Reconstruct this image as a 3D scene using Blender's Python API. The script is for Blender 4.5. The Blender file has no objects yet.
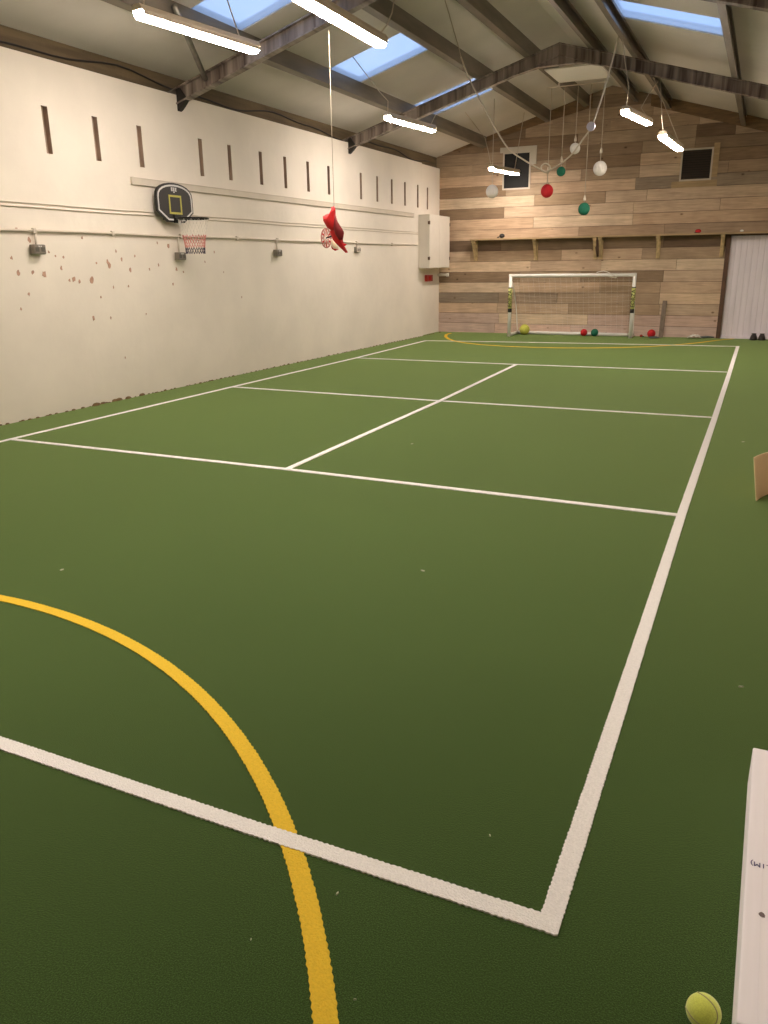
import bpy, bmesh, math, random
from mathutils import Vector, Matrix
random.seed(7)
PI = math.pi
COL = bpy.context.scene.collection
SC = bpy.context.scene

# ------------------------------------------------------------------ helpers
def lin(c):
    return tuple(((v/255)/12.92 if v/255 <= .04045 else ((v/255+.055)/1.055)**2.4) for v in c)

def new_mat(name):
    m = bpy.data.materials.new(name); m.use_nodes = True
    return m, m.node_tree.nodes, m.node_tree.links, m.node_tree.nodes['Principled BSDF']

def N(nt, kind, **kw):
    n = nt.nodes.new(kind)
    for k, v in kw.items():
        setattr(n, k, v)
    return n

def mat(name, rgb, rough=.6, metal=0., var=.0, scale=6., stretch=(1, 1, 1), bump=0., bscale=40., spec=.5, sheen=0., rgb2=None):
    """principled with optional two-colour noise variation and noise bump"""
    m, ns, ln, b = new_mat(name)
    nt = m.node_tree
    c = lin(rgb)
    b.inputs['Base Color'].default_value = (*c, 1)
    b.inputs['Roughness'].default_value = rough
    b.inputs['Metallic'].default_value = metal
    b.inputs['Specular IOR Level'].default_value = spec
    if sheen: b.inputs['Sheen Weight'].default_value = sheen
    tc = N(nt, 'ShaderNodeTexCoord')
    if var or rgb2:
        mp = N(nt, 'ShaderNodeMapping'); mp.inputs['Scale'].default_value = stretch
        nz = N(nt, 'ShaderNodeTexNoise'); nz.inputs['Scale'].default_value = scale; nz.inputs['Detail'].default_value = 5
        rp = N(nt, 'ShaderNodeValToRGB')
        c2 = lin(rgb2) if rgb2 else tuple(v*(1-var) for v in c)
        rp.color_ramp.elements[0].position = .35; rp.color_ramp.elements[1].position = .65
        rp.color_ramp.elements[0].color = (*c2, 1)
        rp.color_ramp.elements[1].color = (*(c if rgb2 else tuple(min(1, v*(1+var*.5)) for v in c)), 1)
        ln.new(tc.outputs['Object'], mp.inputs['Vector']); ln.new(mp.outputs['Vector'], nz.inputs['Vector'])
        ln.new(nz.outputs['Fac'], rp.inputs['Fac']); ln.new(rp.outputs['Color'], b.inputs['Base Color'])
    if bump:
        nb = N(nt, 'ShaderNodeTexNoise'); nb.inputs['Scale'].default_value = bscale; nb.inputs['Detail'].default_value = 3
        bp = N(nt, 'ShaderNodeBump'); bp.inputs['Strength'].default_value = bump; bp.inputs['Distance'].default_value = .01
        ln.new(tc.outputs['Object'], nb.inputs['Vector']); ln.new(nb.outputs['Fac'], bp.inputs['Height'])
        ln.new(bp.outputs['Normal'], b.inputs['Normal'])
    return m

class MB:
    """collects shapes into one mesh object"""
    def __init__(s):
        s.v = []; s.f = []; s.mi = []; s.m = 0; s.sm = []; s.smooth = False
    def add(s, vs, fs):
        o = len(s.v); s.v += [tuple(v) for v in vs]
        for f in fs:
            s.f.append(tuple(i+o for i in f)); s.mi.append(s.m); s.sm.append(s.smooth)
    def box(s, a, b, M=None):
        x0, y0, z0 = a; x1, y1, z1 = b
        vs = [Vector(p) for p in ((x0,y0,z0),(x1,y0,z0),(x1,y1,z0),(x0,y1,z0),(x0,y0,z1),(x1,y0,z1),(x1,y1,z1),(x0,y1,z1))]
        if M: vs = [M @ v for v in vs]
        s.add(vs, [(3,2,1,0),(4,5,6,7),(0,1,5,4),(1,2,6,5),(2,3,7,6),(3,0,4,7)])
    def prism(s, poly, d0, d1, place):
        """poly: list of (u,v); place(u,v,d) -> point"""
        n = len(poly)
        vs = [place(u, v, d0) for u, v in poly]+[place(u, v, d1) for u, v in poly]
        fs = [tuple(range(n))[::-1], tuple(range(n, 2*n))]+[(i, (i+1) % n, n+(i+1) % n, n+i) for i in range(n)]
        s.add(vs, fs)
    def ring(s, outer, inner, d0, d1, place):
        """closed band between two outlines of equal count"""
        n = len(outer)
        vs = [place(*p, d0) for p in outer]+[place(*p, d0) for p in inner]+[place(*p, d1) for p in outer]+[place(*p, d1) for p in inner]
        fs = []
        for i in range(n):
            j = (i+1) % n
            fs += [(i, n+i, n+j, j), (2*n+i, 2*n+j, 3*n+j, 3*n+i), (i, j, 2*n+j, 2*n+i), (n+i, 3*n+i, 3*n+j, n+j)]
        s.add(vs, fs)
    def tube(s, pts, r, seg=8, closed=False, caps=True):
        pts = [Vector(p) for p in pts]; n = len(pts)
        rs = r if isinstance(r, (list, tuple)) else [r]*n
        vs = []; prev = None
        for i, p in enumerate(pts):
            if closed: t = pts[(i+1) % n]-pts[i-1]
            else: t = pts[min(i+1, n-1)]-pts[max(i-1, 0)]
            t.normalize()
            if prev is None:
                a = Vector((0, 0, 1)) if abs(t.z) < .9 else Vector((1, 0, 0))
                u = t.cross(a).normalized()
            else:
                u = prev-t*prev.dot(t); u.normalize()
            w = t.cross(u); prev = u
            for k in range(seg):
                a = 2*PI*k/seg
                vs.append(p+(u*math.cos(a)+w*math.sin(a))*rs[i])
        fs = []
        for i in range(n if closed else n-1):
            j = (i+1) % n
            for k in range(seg):
                l = (k+1) % seg
                fs.append((i*seg+k, i*seg+l, j*seg+l, j*seg+k))
        if caps and not closed:
            fs.append(tuple(range(seg))[::-1]); fs.append(tuple((n-1)*seg+k for k in range(seg)))
        sm = s.smooth; s.smooth = seg > 5
        s.add(vs, fs); s.smooth = sm
    def sphere(s, c, r, nu=20, nv=12, lobes=0, amp=0, sq=(1, 1, 1)):
        vs = [(c[0], c[1], c[2]-r*sq[2])]
        for j in range(1, nv):
            th = PI*j/nv
            for i in range(nu):
                ph = 2*PI*i/nu
                rr = r*(1-amp*(.5-.5*math.cos(lobes*ph))) if lobes else r
                vs.append((c[0]+rr*sq[0]*math.sin(th)*math.cos(ph), c[1]+rr*sq[1]*math.sin(th)*math.sin(ph), c[2]-r*sq[2]*math.cos(th)))
        vs.append((c[0], c[1], c[2]+r*sq[2])); top = len(vs)-1
        fs = [(0, 1+(i+1) % nu, 1+i) for i in range(nu)]
        for j in range(nv-2):
            for i in range(nu):
                a = 1+j*nu+i; b = 1+j*nu+(i+1) % nu
                fs.append((a, b, b+nu, a+nu))
        fs += [(top, 1+(nv-2)*nu+i, 1+(nv-2)*nu+(i+1) % nu) for i in range(nu)]
        sm = s.smooth; s.smooth = not lobes; s.add(vs, fs); s.smooth = sm
    def build(s, name, mats, parent=None, world=True, bevel=0):
        me = bpy.data.meshes.new(name)
        vs = s.v
        if parent is not None and world:
            inv = Matrix.LocRotScale(parent['_l'], Matrix.Rotation(parent['_r'], 3, 'Z').to_quaternion(), None).inverted()
            vs = [inv @ Vector(v) for v in vs]
        me.from_pydata(vs, [], s.f)
        for m in (mats if isinstance(mats, (list, tuple)) else [mats]): me.materials.append(m)
        me.polygons.foreach_set('material_index', s.mi); me.polygons.foreach_set('use_smooth', s.sm)
        bm = bmesh.new(); bm.from_mesh(me); bmesh.ops.recalc_face_normals(bm, faces=bm.faces[:]); bm.to_mesh(me); bm.free()
        me.update()
        o = bpy.data.objects.new(name, me); COL.objects.link(o)
        if parent is not None: o.parent = parent
        if bevel:
            b = o.modifiers.new('bevel', 'BEVEL'); b.width = bevel; b.segments = 2; b.limit_method = 'ANGLE'
        return o

ROOTS = []
def tag(o, label=None, cat=None, group=None, kind=None):
    if label: o['label'] = label
    if cat: o['category'] = cat
    if group: o['group'] = group
    if kind: o['kind'] = kind
    return o
def thing(name, label, cat, loc=(0, 0, 0), rotz=0., group=None, kind=None):
    o = bpy.data.objects.new(name, None); COL.objects.link(o)
    o.location = loc; o.rotation_euler = (0, 0, rotz); o.empty_display_size = .1
    o['_l'] = list(loc); o['_r'] = rotz; ROOTS.append(o)
    return tag(o, label, cat, group, kind)
def sub(o):      # a part that will carry world-built sub-parts
    p = o.parent; o['_l'] = p['_l']; o['_r'] = p['_r']; ROOTS.append(o); return o

# ------------------------------------------------------------------ camera (solved from the court grid)
F, PIT, ROLL, YAW, H = 784.46, .3062, -.0140, .4396, 1.4637
cam = bpy.data.cameras.new('camera'); camo = bpy.data.objects.new('camera', cam); COL.objects.link(camo)
cy, sy, cp, sp = math.cos(YAW), math.sin(YAW), math.cos(PIT), math.sin(PIT)
FW = Vector((-sy*cp, cy*cp, -sp)); R0 = Vector((cy, sy, 0)); U0 = R0.cross(FW)
RT = R0*math.cos(ROLL)+U0*math.sin(ROLL); UP = -R0*math.sin(ROLL)+U0*math.cos(ROLL)
M3 = Matrix((RT, UP, -FW)).transposed()
camo.matrix_world = Matrix.Translation((0, 0, H)) @ M3.to_4x4()
cam.sensor_fit = 'VERTICAL'; cam.sensor_height = 24; cam.lens = F/1024*24; cam.clip_start = .05
SC.camera = camo
OC = Vector((0, 0, H))
def ray(x, y): return RT*((x-384)/F)-UP*((y-512)/F)+FW
def onz(x, y, z=0.): d = ray(x, y); return OC+d*((z-H)/d.z)
def ony(x, y, Y): d = ray(x, y); return OC+d*(Y/d.y)
def onx(x, y, X): d = ray(x, y); return OC+d*(X/d.x)

# ------------------------------------------------------------------ room dimensions (metres)
XL, XR_, YB, YF = -6.45, .50, -1.7, 16.85
RX, RZ, SL = -3.03, 4.62, .29
def cz(x): return RZ-SL*abs(x-RX)

# ------------------------------------------------------------------ materials
def turf_mat():
    m, ns, ln, b = new_mat('green_turf'); nt = m.node_tree
    tc = N(nt, 'ShaderNodeTexCoord')
    n1 = N(nt, 'ShaderNodeTexNoise'); n1.inputs['Scale'].default_value = 300; n1.inputs['Detail'].default_value = 2
    n2 = N(nt, 'ShaderNodeTexNoise'); n2.inputs['Scale'].default_value = .9; n2.inputs['Detail'].default_value = 4
    r1 = N(nt, 'ShaderNodeValToRGB'); r1.color_ramp.elements[0].position = .38; r1.color_ramp.elements[1].position = .64
    r1.color_ramp.elements[0].color = (*TURF_D, 1); r1.color_ramp.elements[1].color = (*TURF_L, 1)
    mx = N(nt, 'ShaderNodeMix', data_type='RGBA', blend_type='MULTIPLY'); mx.inputs['Factor'].default_value = 1
    r2 = N(nt, 'ShaderNodeValToRGB'); r2.color_ramp.elements[0].position = .3; r2.color_ramp.elements[1].position = .7
    r2.color_ramp.elements[0].color = (.84, .86, .80, 1); r2.color_ramp.elements[1].color = (1, 1, 1, 1)
    bp = N(nt, 'ShaderNodeBump'); bp.inputs['Strength'].default_value = .6; bp.inputs['Distance'].default_value = .003
    for n in (n1, n2): ln.new(tc.outputs['Object'], n.inputs['Vector'])
    ln.new(n1.outputs['Fac'], r1.inputs['Fac']); ln.new(n2.outputs['Fac'], r2.inputs['Fac'])
    ln.new(r1.outputs['Color'], mx.inputs['A']); ln.new(r2.outputs['Color'], mx.inputs['B'])
    ln.new(mx.outputs['Result'], b.inputs['Base Color'])
    ln.new(n1.outputs['Fac'], bp.inputs['Height']); ln.new(bp.outputs['Normal'], b.inputs['Normal'])
    b.inputs['Roughness'].default_value = .9; b.inputs['Specular IOR Level'].default_value = .15
    b.inputs['Sheen Weight'].default_value = .6; b.inputs['Sheen Roughness'].default_value = .5
    b.inputs['Sheen Tint'].default_value = (.66, .90, .34, 1)
    return m
TURF_D = (.008, .026, .004); TURF_L = (.044, .094, .018)
M = {}
M['turf'] = turf_mat()
def line_mat(name, rgb):
    return mat(name, rgb, .85, var=.07, scale=160, bump=.5, bscale=220, spec=.2)
M['white_line'] = line_mat('white_turf', (246, 242, 240))
M['yellow_line'] = line_mat('yellow_turf', (236, 196, 58))
M['wall'] = mat('painted_plaster', (238, 228, 215), .75, var=.045, scale=1.6, bump=.25, bscale=9, spec=.25)
M['plain_wall'] = mat('painted_block', (200, 190, 176), .8, var=.06, scale=2, bump=.2, bscale=12, spec=.2)
M['white_paint'] = mat('white_paint', (224, 216, 204), .5, var=.03, scale=5)
M['ceiling'] = mat('roof_sheet', (216, 209, 199), .55, var=.07, scale=1.3, spec=.3)
M['reveal'] = mat('roof_reveal', (190, 186, 178), .6)
M['slot'] = mat('slot_board', (166, 142, 122), .8, var=.25, scale=10, stretch=(1, 1, .4))
M['old_timber'] = mat('old_timber', (104, 88, 64), .8, var=.3, scale=5, stretch=(1, .25, 3), bump=.3, bscale=20)
M['rake_timber'] = mat('rake_timber', (122, 94, 62), .7, var=.3, scale=4, stretch=(1.2, 1, 6))
M['shelf_timber'] = mat('shelf_timber', (176, 150, 112), .7, var=.2, scale=5, stretch=(.6, 1, 6))
M['bracket'] = mat('bracket_timber', (196, 170, 126), .7, var=.25, scale=14)
M['dark_timber'] = mat('dark_timber', (92, 66, 50), .75, var=.2, scale=8)
M['purlin'] = mat('purlin_steel', (122, 112, 97), .45, .25, var=.25, scale=3, stretch=(3, .5, 3))
M['black_iron'] = mat('black_iron', (38, 32, 28), .6)
M['galv'] = mat('galvanised', (150, 146, 138), .4, .8, var=.2, scale=9)
M['cable'] = mat('black_cable', (36, 30, 26), .6)
M['rope'] = mat('white_rope', (214, 202, 184), .8)
M['cord'] = mat('string', (190, 176, 156), .8)
M['housing'] = mat('lamp_housing', (196, 180, 158), .5)
M['grey_plastic'] = mat('grey_plastic', (128, 120, 108), .5, var=.1, scale=20)
M['trunking'] = mat('trunking', (214, 202, 186), .55, var=.04, scale=6)
M['black_board'] = mat('black_board', (36, 32, 30), .45)
M['board_white'] = mat('board_white', (214, 210, 208), .5)
M['board_yellow'] = mat('board_yellow', (186, 178, 84), .5)
M['black_metal'] = mat('black_metal', (22, 20, 20), .4, .3)
M['net_white'] = mat('net_white', (232, 224, 214), .8)
M['net_red'] = mat('net_red', (212, 138, 130), .8)
M['net_blue'] = mat('net_dark', (74, 68, 84), .8)
M['goal_white'] = mat('goal_plastic', (250, 248, 242), .4, var=.02, scale=8)
M['sleeve'] = mat('sleeve_yellow', (196, 198, 116), .5)
M['ink'] = mat('black_ink', (24, 22, 16), .5)
M['red'] = mat('red_paper', (196, 24, 34), .7)
M['green'] = mat('green_paper', (12, 104, 78), .7)
M['ball_white'] = mat('white_paper', (228, 222, 214), .7)
M['ball_lilac'] = mat('lilac_plastic', (206, 202, 222), .4)
M['ball_yellow'] = mat('yellow_foam', (206, 206, 92), .8, var=.08, scale=30)
M['red_fabric'] = mat('red_fabric', (222, 34, 38), .7, var=.12, scale=14)
M['maroon_fabric'] = mat('maroon_fabric', (126, 16, 22), .7)
M['cream_fabric'] = mat('cream_fabric', (252, 226, 196), .7)
M['pink_wheel'] = mat('pink_plastic', (214, 150, 142), .5)
M['cardboard'] = mat('cardboard', (248, 218, 180), .8, var=.05, scale=5)
M['card_edge'] = mat('cardboard_edge', (232, 210, 170), .85)
M['carton'] = mat('white_carton', (250, 244, 250), .7, var=.025, scale=3, stretch=(14, 1, 1), bump=.08, bscale=6)
M['carton_edge'] = mat('carton_edge', (236, 226, 206), .75)
M['blue_ink'] = mat('blue_ink', (70, 64, 120), .6)
M['grey_mark'] = mat('grey_mark', (110, 96, 96), .7)
M['shoe'] = mat('shoe_leather', (38, 28, 24), .5)
M['shoe_sole'] = mat('shoe_sole', (24, 20, 18), .7)
M['rag_white'] = mat('rag_white', (240, 236, 230), .8)
M['rag_grey'] = mat('rag_grey', (92, 100, 100), .7)
M['bat'] = mat('weathered_board', (128, 112, 98), .8, var=.2, scale=12, stretch=(4, 4, .5))
M['alarm'] = mat('alarm_red', (172, 48, 36), .4)
M['vent_black'] = mat('vent_dark', (16, 14, 12), .7)
M['vent_frame'] = mat('vent_frame', (196, 186, 170), .6)
M['peel'] = mat('peeled_paint', (192, 152, 130), .85, var=.2, scale=30)
M['rubble'] = mat('rubble', (118, 92, 62), .9, var=.35, scale=25)
M['scrap'] = mat('paper_scrap', (200, 200, 176), .8)
M['outlet'] = mat('outlet_grey', (92, 86, 78), .5)
M['hinge'] = mat('hinge_dark', (96, 76, 58), .5, .5)
M['backpaint'] = mat('hatch_white', (244, 238, 226), .6)
# tennis ball felt
M['felt'] = mat('tennis_felt', (218, 226, 100), .95, var=.1, scale=300, bump=.25, bscale=500, sheen=.5)
M['seam'] = mat('tennis_seam', (176, 174, 120), .8)

def lamp_mat():
    m, ns, ln, b = new_mat('lamp_diffuser')
    b.inputs['Base Color'].default_value = (.9, .9, .88, 1)
    b.inputs['Emission Color'].default_value = (*LAMP_COL, 1); b.inputs['Emission Strength'].default_value = LAMP
    return m
LAMP_COL = (1., .875, .76); LAMP = 112.
M['lamp'] = lamp_mat()

def streak_mat():
    m, ns, ln, b = new_mat('rafter_steel'); nt = m.node_tree
    tc = N(nt, 'ShaderNodeTexCoord'); mp = N(nt, 'ShaderNodeMapping'); mp.inputs['Scale'].default_value = (11, 1, .8)
    nz = N(nt, 'ShaderNodeTexNoise'); nz.inputs['Scale'].default_value = 1.; nz.inputs['Detail'].default_value = 7; nz.inputs['Distortion'].default_value = .6
    n2 = N(nt, 'ShaderNodeTexNoise'); n2.inputs['Scale'].default_value = .9
    ad = N(nt, 'ShaderNodeMath', operation='ADD'); ml = N(nt, 'ShaderNodeMath', operation='MULTIPLY'); ml.inputs[1].default_value = .55
    rp = N(nt, 'ShaderNodeValToRGB'); e = rp.color_ramp.elements
    e[0].position = .60; e[0].color = (*lin((72, 55, 47)), 1)
    e[1].position = .97; e[1].color = (*lin((170, 156, 144)), 1)
    ln.new(tc.outputs['Object'], mp.inputs['Vector']); ln.new(mp.outputs['Vector'], nz.inputs['Vector'])
    ln.new(tc.outputs['Object'], n2.inputs['Vector']); ln.new(n2.outputs['Fac'], ml.inputs[0])
    ln.new(nz.outputs['Fac'], ad.inputs[0]); ln.new(ml.outputs[0], ad.inputs[1])
    ln.new(ad.outputs[0], rp.inputs['Fac']); ln.new(rp.outputs['Color'], b.inputs['Base Color'])
    b.inputs['Roughness'].default_value = .5; b.inputs['Metallic'].default_value = .15
    return m
M['rafter'] = streak_mat()

def plank_mat():
    m, ns, ln, b = new_mat('reclaimed_planks'); nt = m.node_tree
    at = N(nt, 'ShaderNodeAttribute', attribute_name='tone')
    tc = N(nt, 'ShaderNodeTexCoord'); mp = N(nt, 'ShaderNodeMapping'); mp.inputs['Scale'].default_value = (1.1, 1, 16)
    av = N(nt, 'ShaderNodeVectorMath', operation='SCALE'); av.inputs['Scale'].default_value = 37.
    ad = N(nt, 'ShaderNodeVectorMath', operation='ADD')
    nz = N(nt, 'ShaderNodeTexNoise'); nz.inputs['Scale'].default_value = 2.2; nz.inputs['Detail'].default_value = 7; nz.inputs['Distortion'].default_value = .9
    n2 = N(nt, 'ShaderNodeTexNoise'); n2.inputs['Scale'].default_value = 3.; n2.inputs['Detail'].default_value = 3
    vo = N(nt, 'ShaderNodeTexVoronoi'); vo.inputs['Scale'].default_value = 2.6
    mpk = N(nt, 'ShaderNodeMapping'); mpk.inputs['Scale'].default_value = (1, 1, 1.6)
    kr = N(nt, 'ShaderNodeValToRGB'); kr.color_ramp.elements[0].position = .03; kr.color_ramp.elements[0].color = (.4, .34, .3, 1)
    kr.color_ramp.elements[1].position = .10; kr.color_ramp.elements[1].color = (1, 1, 1, 1)
    rp = N(nt, 'ShaderNodeValToRGB'); rp.color_ramp.elements[0].position = .25; rp.color_ramp.elements[1].position = .72
    rp.color_ramp.elements[0].color = (.80, .78, .76, 1); rp.color_ramp.elements[1].color = (1.2, 1.19, 1.18, 1)
    r2 = N(nt, 'ShaderNodeValToRGB'); r2.color_ramp.elements[0].position = .3; r2.color_ramp.elements[1].position = .65
    r2.color_ramp.elements[0].color = (.92, .9, .9, 1); r2.color_ramp.elements[1].color = (1.1, 1.1, 1.1, 1)
    mxs = [N(nt, 'ShaderNodeMix', data_type='RGBA', blend_type='MULTIPLY') for _ in range(3)]
    for x in mxs: x.inputs['Factor'].default_value = 1
    ln.new(at.outputs['Vector'], av.inputs[0]); ln.new(tc.outputs['Object'], ad.inputs[0]); ln.new(av.outputs[0], ad.inputs[1])
    ln.new(ad.outputs[0], mp.inputs['Vector']); ln.new(mp.outputs[0], nz.inputs['Vector']); ln.new(ad.outputs[0], n2.inputs['Vector'])
    ln.new(ad.outputs[0], mpk.inputs['Vector']); ln.new(mpk.outputs[0], vo.inputs['Vector'])
    ln.new(vo.outputs['Distance'], kr.inputs['Fac'])
    ln.new(nz.outputs['Fac'], rp.inputs['Fac']); ln.new(n2.outputs['Fac'], r2.inputs['Fac'])
    ln.new(at.outputs['Color'], mxs[0].inputs['A']); ln.new(rp.outputs['Color'], mxs[0].inputs['B'])
    ln.new(mxs[0].outputs['Result'], mxs[1].inputs['A']); ln.new(r2.outputs['Color'], mxs[1].inputs['B'])
    ln.new(mxs[1].outputs['Result'], mxs[2].inputs['A']); ln.new(kr.outputs['Color'], mxs[2].inputs['B'])
    ln.new(mxs[2].outputs['Result'], b.inputs['Base Color'])
    b.inputs['Roughness'].default_value = .75; b.inputs['Specular IOR Level'].default_value = .25
    bp = N(nt, 'ShaderNodeBump'); bp.inputs['Strength'].default_value = .3; bp.inputs['Distance'].default_value = .004
    ln.new(nz.outputs['Fac'], bp.inputs['Height']); ln.new(bp.outputs['Normal'], b.inputs['Normal'])
    return m
M['plank'] = plank_mat()

def pane_mat():
    m, ns, ln, b = new_mat('skylight_sheet'); nt = m.node_tree
    out = ns['Material Output']; ns.remove(b)
    tr = N(nt, 'ShaderNodeBsdfTransparent'); tr.inputs['Color'].default_value = (.86, .92, 1, 1)
    tl = N(nt, 'ShaderNodeBsdfTranslucent'); tl.inputs['Color'].default_value = (.8, .88, 1, 1)
    gl = N(nt, 'ShaderNodeBsdfGlossy'); gl.inputs['Roughness'].default_value = .25; gl.inputs['Color'].default_value = (.9, .9, .9, 1)
    m1 = N(nt, 'ShaderNodeMixShader'); m1.inputs['Fac'].default_value = .35
    m2 = N(nt, 'ShaderNodeMixShader'); m2.inputs['Fac'].default_value = .06
    ln.new(tr.outputs[0], m1.inputs[1]); ln.new(tl.outputs[0], m1.inputs[2])
    ln.new(m1.outputs[0], m2.inputs[1]); ln.new(gl.outputs[0], m2.inputs[2]); ln.new(m2.outputs[0], out.inputs['Surface'])
    return m
M['pane'] = pane_mat()

# ------------------------------------------------------------------ sky
w = bpy.data.worlds.new('sky'); SC.world = w; w.use_nodes = True
nt = w.node_tree; bg = nt.nodes['Background']
tc = N(nt, 'ShaderNodeTexCoord'); nz = N(nt, 'ShaderNodeTexNoise'); nz.inputs['Scale'].default_value = 3.2; nz.inputs['Detail'].default_value = 5
rp = N(nt, 'ShaderNodeValToRGB'); rp.color_ramp.elements[0].position = .45; rp.color_ramp.elements[1].position = .72
rp.color_ramp.elements[0].color = (.50, .67, 1., 1); rp.color_ramp.elements[1].color = (.78, .86, 1., 1)
nt.links.new(tc.outputs['Generated'], nz.inputs['Vector']); nt.links.new(nz.outputs['Fac'], rp.inputs['Fac'])
nt.links.new(rp.outputs['Color'], bg.inputs['Color']); bg.inputs['Strength'].default_value = 1.3

# ------------------------------------------------------------------ floor and court markings
fl = thing('floor', 'short green artificial turf floor with inlaid court lines', 'floor', (0, 0, 0), kind='structure')
b = MB(); b.box((-7.1, YB-.2, -.15), (XR_+.2, YF+.2, 0)); b.build('turf', M['turf'], fl)

def strip(name, pts, width, mt, z, label=None, step=.012):
    """a turf strip with slightly ragged edges following pts"""
    P = [Vector((p[0], p[1], 0)) for p in pts]
    dense = [P[0]]
    for a, c in zip(P, P[1:]):
        n = max(1, int((c-a).length/step))
        dense += [a.lerp(c, k/n) for k in range(1, n+1)]
    n = len(dense); vs = []
    for i, p in enumerate(dense):
        t = (dense[min(i+1, n-1)]-dense[max(i-1, 0)]).normalized(); nr = Vector((-t.y, t.x, 0))
        jl = (.0018 if i % 2 else -.0012)+random.uniform(-.001, .001); jr = (.0018 if i % 2 else -.0012)+random.uniform(-.001, .001)
        l = p+nr*(width/2+jl); r = p-nr*(width/2+jr)
        vs += [(l.x, l.y, z), (r.x, r.y, z), (l.x, l.y, -.002), (r.x, r.y, -.002)]
    fs = []
    for i in range(n-1):
        a = 4*i; c = a+4
        fs += [(a, a+1, c+1, c), (a, c, c+2, a+2), (a+1, a+3, c+3, c+1)]
    fs += [(0, 2, 3, 1), (4*n-4, 4*n-3, 4*n-1, 4*n-2)]
    b = MB(); b.add(vs, fs)
    o = b.build(name, mt, fl)
    if label: o['label'] = label
    return o
def px(*q): return onz(*q)
W = .05
corner = px(549, 925); farR = px(737.8, 346.3)
ldir = (px(425.7, 340.7)-px(10, 439.5)); lA = px(10, 439.5)
fdir = (px(0, 743.5)-corner)
# left sideline carried on to meet the near baseline beyond the frame
den = ldir.x*fdir.y-ldir.y*fdir.x
k = ((corner.x-lA.x)*fdir.y-(corner.y-lA.y)*fdir.x)/den
nearL = lA+ldir*k
u = (farR-corner).normalized()
strip('sideline', [corner+u*.025, px(681.5, 515), px(714.8, 417.8), px(729.8, 372), farR], W, M['white_line'], .0042, 'long white sideline on the right of the court', .008)
strip('sideline', [nearL, lA, px(232, 387), px(356, 358), px(425.7, 340.7)], W, M['white_line'], .0042, 'white sideline along the white wall', .02)
e = fdir.normalized()
strip('baseline', [corner-e*.025, px(250, 828), px(0, 743.5), nearL], W, M['white_line'], .005, 'near white baseline crossing the yellow arc', .008)
strip('service_line', [px(10, 439.3), px(288, 469.6), px(677.5, 515.3)], W, M['white_line'], .0046, 'white cross line at the near end of the centre line', .02)
strip('net_line', [px(232, 387), px(440, 401), px(711.5, 417.6)], W, M['white_line'], .0046, 'white cross line at mid court', .02)
strip('service_line', [px(356, 358), px(516, 364.5), px(727, 372.2)], W, M['white_line'], .0046, 'white cross line at the far end of the centre line', .02)
strip('baseline', [px(425.7, 340.7), px(580, 343.3), px(736.5, 346.5)], W, M['white_line'], .0046, 'far white baseline in front of the goal', .03)
strip('centre_line', [px(287.5, 469.2), px(440, 401), px(516, 364.7)], W, M['white_line'], .0050, 'white centre line between the service lines', .02)
arc = [(-2.988+2.832*math.cos(a), -.539+2.832*math.sin(a)) for a in [PI*(.02+.96*i/160) for i in range(161)]]
strip('goal_arc', arc, .051, M['yellow_line'], .0034, 'near yellow goal area arc', .009)
fpts = [px(*q) for q in ((450.5, 333.2), (446.3, 334.6), (445.7, 336.6), (448.5, 339), (455, 341.2), (466, 343.1), (480, 344.6), (505, 346.3), (530, 347.2), (560, 347.9), (590, 348), (620, 347.6), (650, 346.6), (680, 344.6), (700, 342.6), (720, 340), (734, 337.8))]
strip('goal_arc', [Vector((p.x, min(p.y, YF-.05), 0)) for p in fpts], .06, M['yellow_line'], .0034, 'far yellow goal area arc', .03)
# plaster crumbs where the white wall meets the turf
b = MB()
def wall_base_x(y): return -6.66+(y-4)*(.10/5.75) if y < 9.75 else -6.56+(y-9.75)*(.17/7.1)
y = 4.2
while y < 16.7:
    s = random.uniform(.006, .02)*(2. if 6.5 < y < 7.3 else 1)
    b.sphere((wall_base_x(y)+random.uniform(-.01, .02), y, s*.2), s, 6, 4, sq=(.7, 1.6, .7)); y += s*random.uniform(1.5, 9)
o = b.build('plaster_crumbs', M['rubble'], fl); tag(o, 'brown crumbs along the foot of the white wall', kind='stuff')

# ------------------------------------------------------------------ left wall with its row of slots
wl = thing('wall_left', 'long white painted block wall with a row of narrow slots', 'wall', (XL, 8, 0), kind='structure')
SLOTS = [6.19, 6.84, 7.5, 8.58, 9.18, 9.9, 10.53, 11.18, 11.83, 12.97, 13.62, 14.25, 14.86, 15.5, 16.15]
SW = .075; ZS0, ZS1, ZT = 2.53, 2.95, 3.37
def wx(y, z):
    if y > 15.7195: return XL-.055
    if z >= 2.4: return XL
    t = 1-(1-z/2.4)**2 if z > 0 else 0.; return wall_base_x(y)*(1-t)+XL*t
ys = [YB-.2, 0, 2, 3.2, 4, 4.6, 5.2, 5.7]
for s in SLOTS: ys += [s-SW/2, s+SW/2]
ys += [15.719, 15.72, 16.4, YF+.2]; ys.sort()
zs = [-.1, 0, .2, .4, .6, .8, 1.0, 1.2, 1.4, 1.6, 1.8, 2.0, 2.2, 2.4, ZS0, ZS1, ZT]
b = MB(); n = len(ys)
idx = {}
def vid(i, j, back=0):
    return idx[(i, j, back)]
vs = []
for i, yy in enumerate(ys):
    for j, zz in enumerate(zs):
        idx[(i, j, 0)] = len(vs); vs.append((wx(max(yy, 4), zz), yy, zz))
for i, yy in enumerate(ys):
    for j in (0, len(zs)-1):
        idx[(i, j, 1)] = len(vs); vs.append((XL-.32, yy, zs[j]))
slot_i = [i for i in range(n-1) if any(abs(ys[i]-(s-SW/2)) < 1e-6 for s in SLOTS)]
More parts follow.
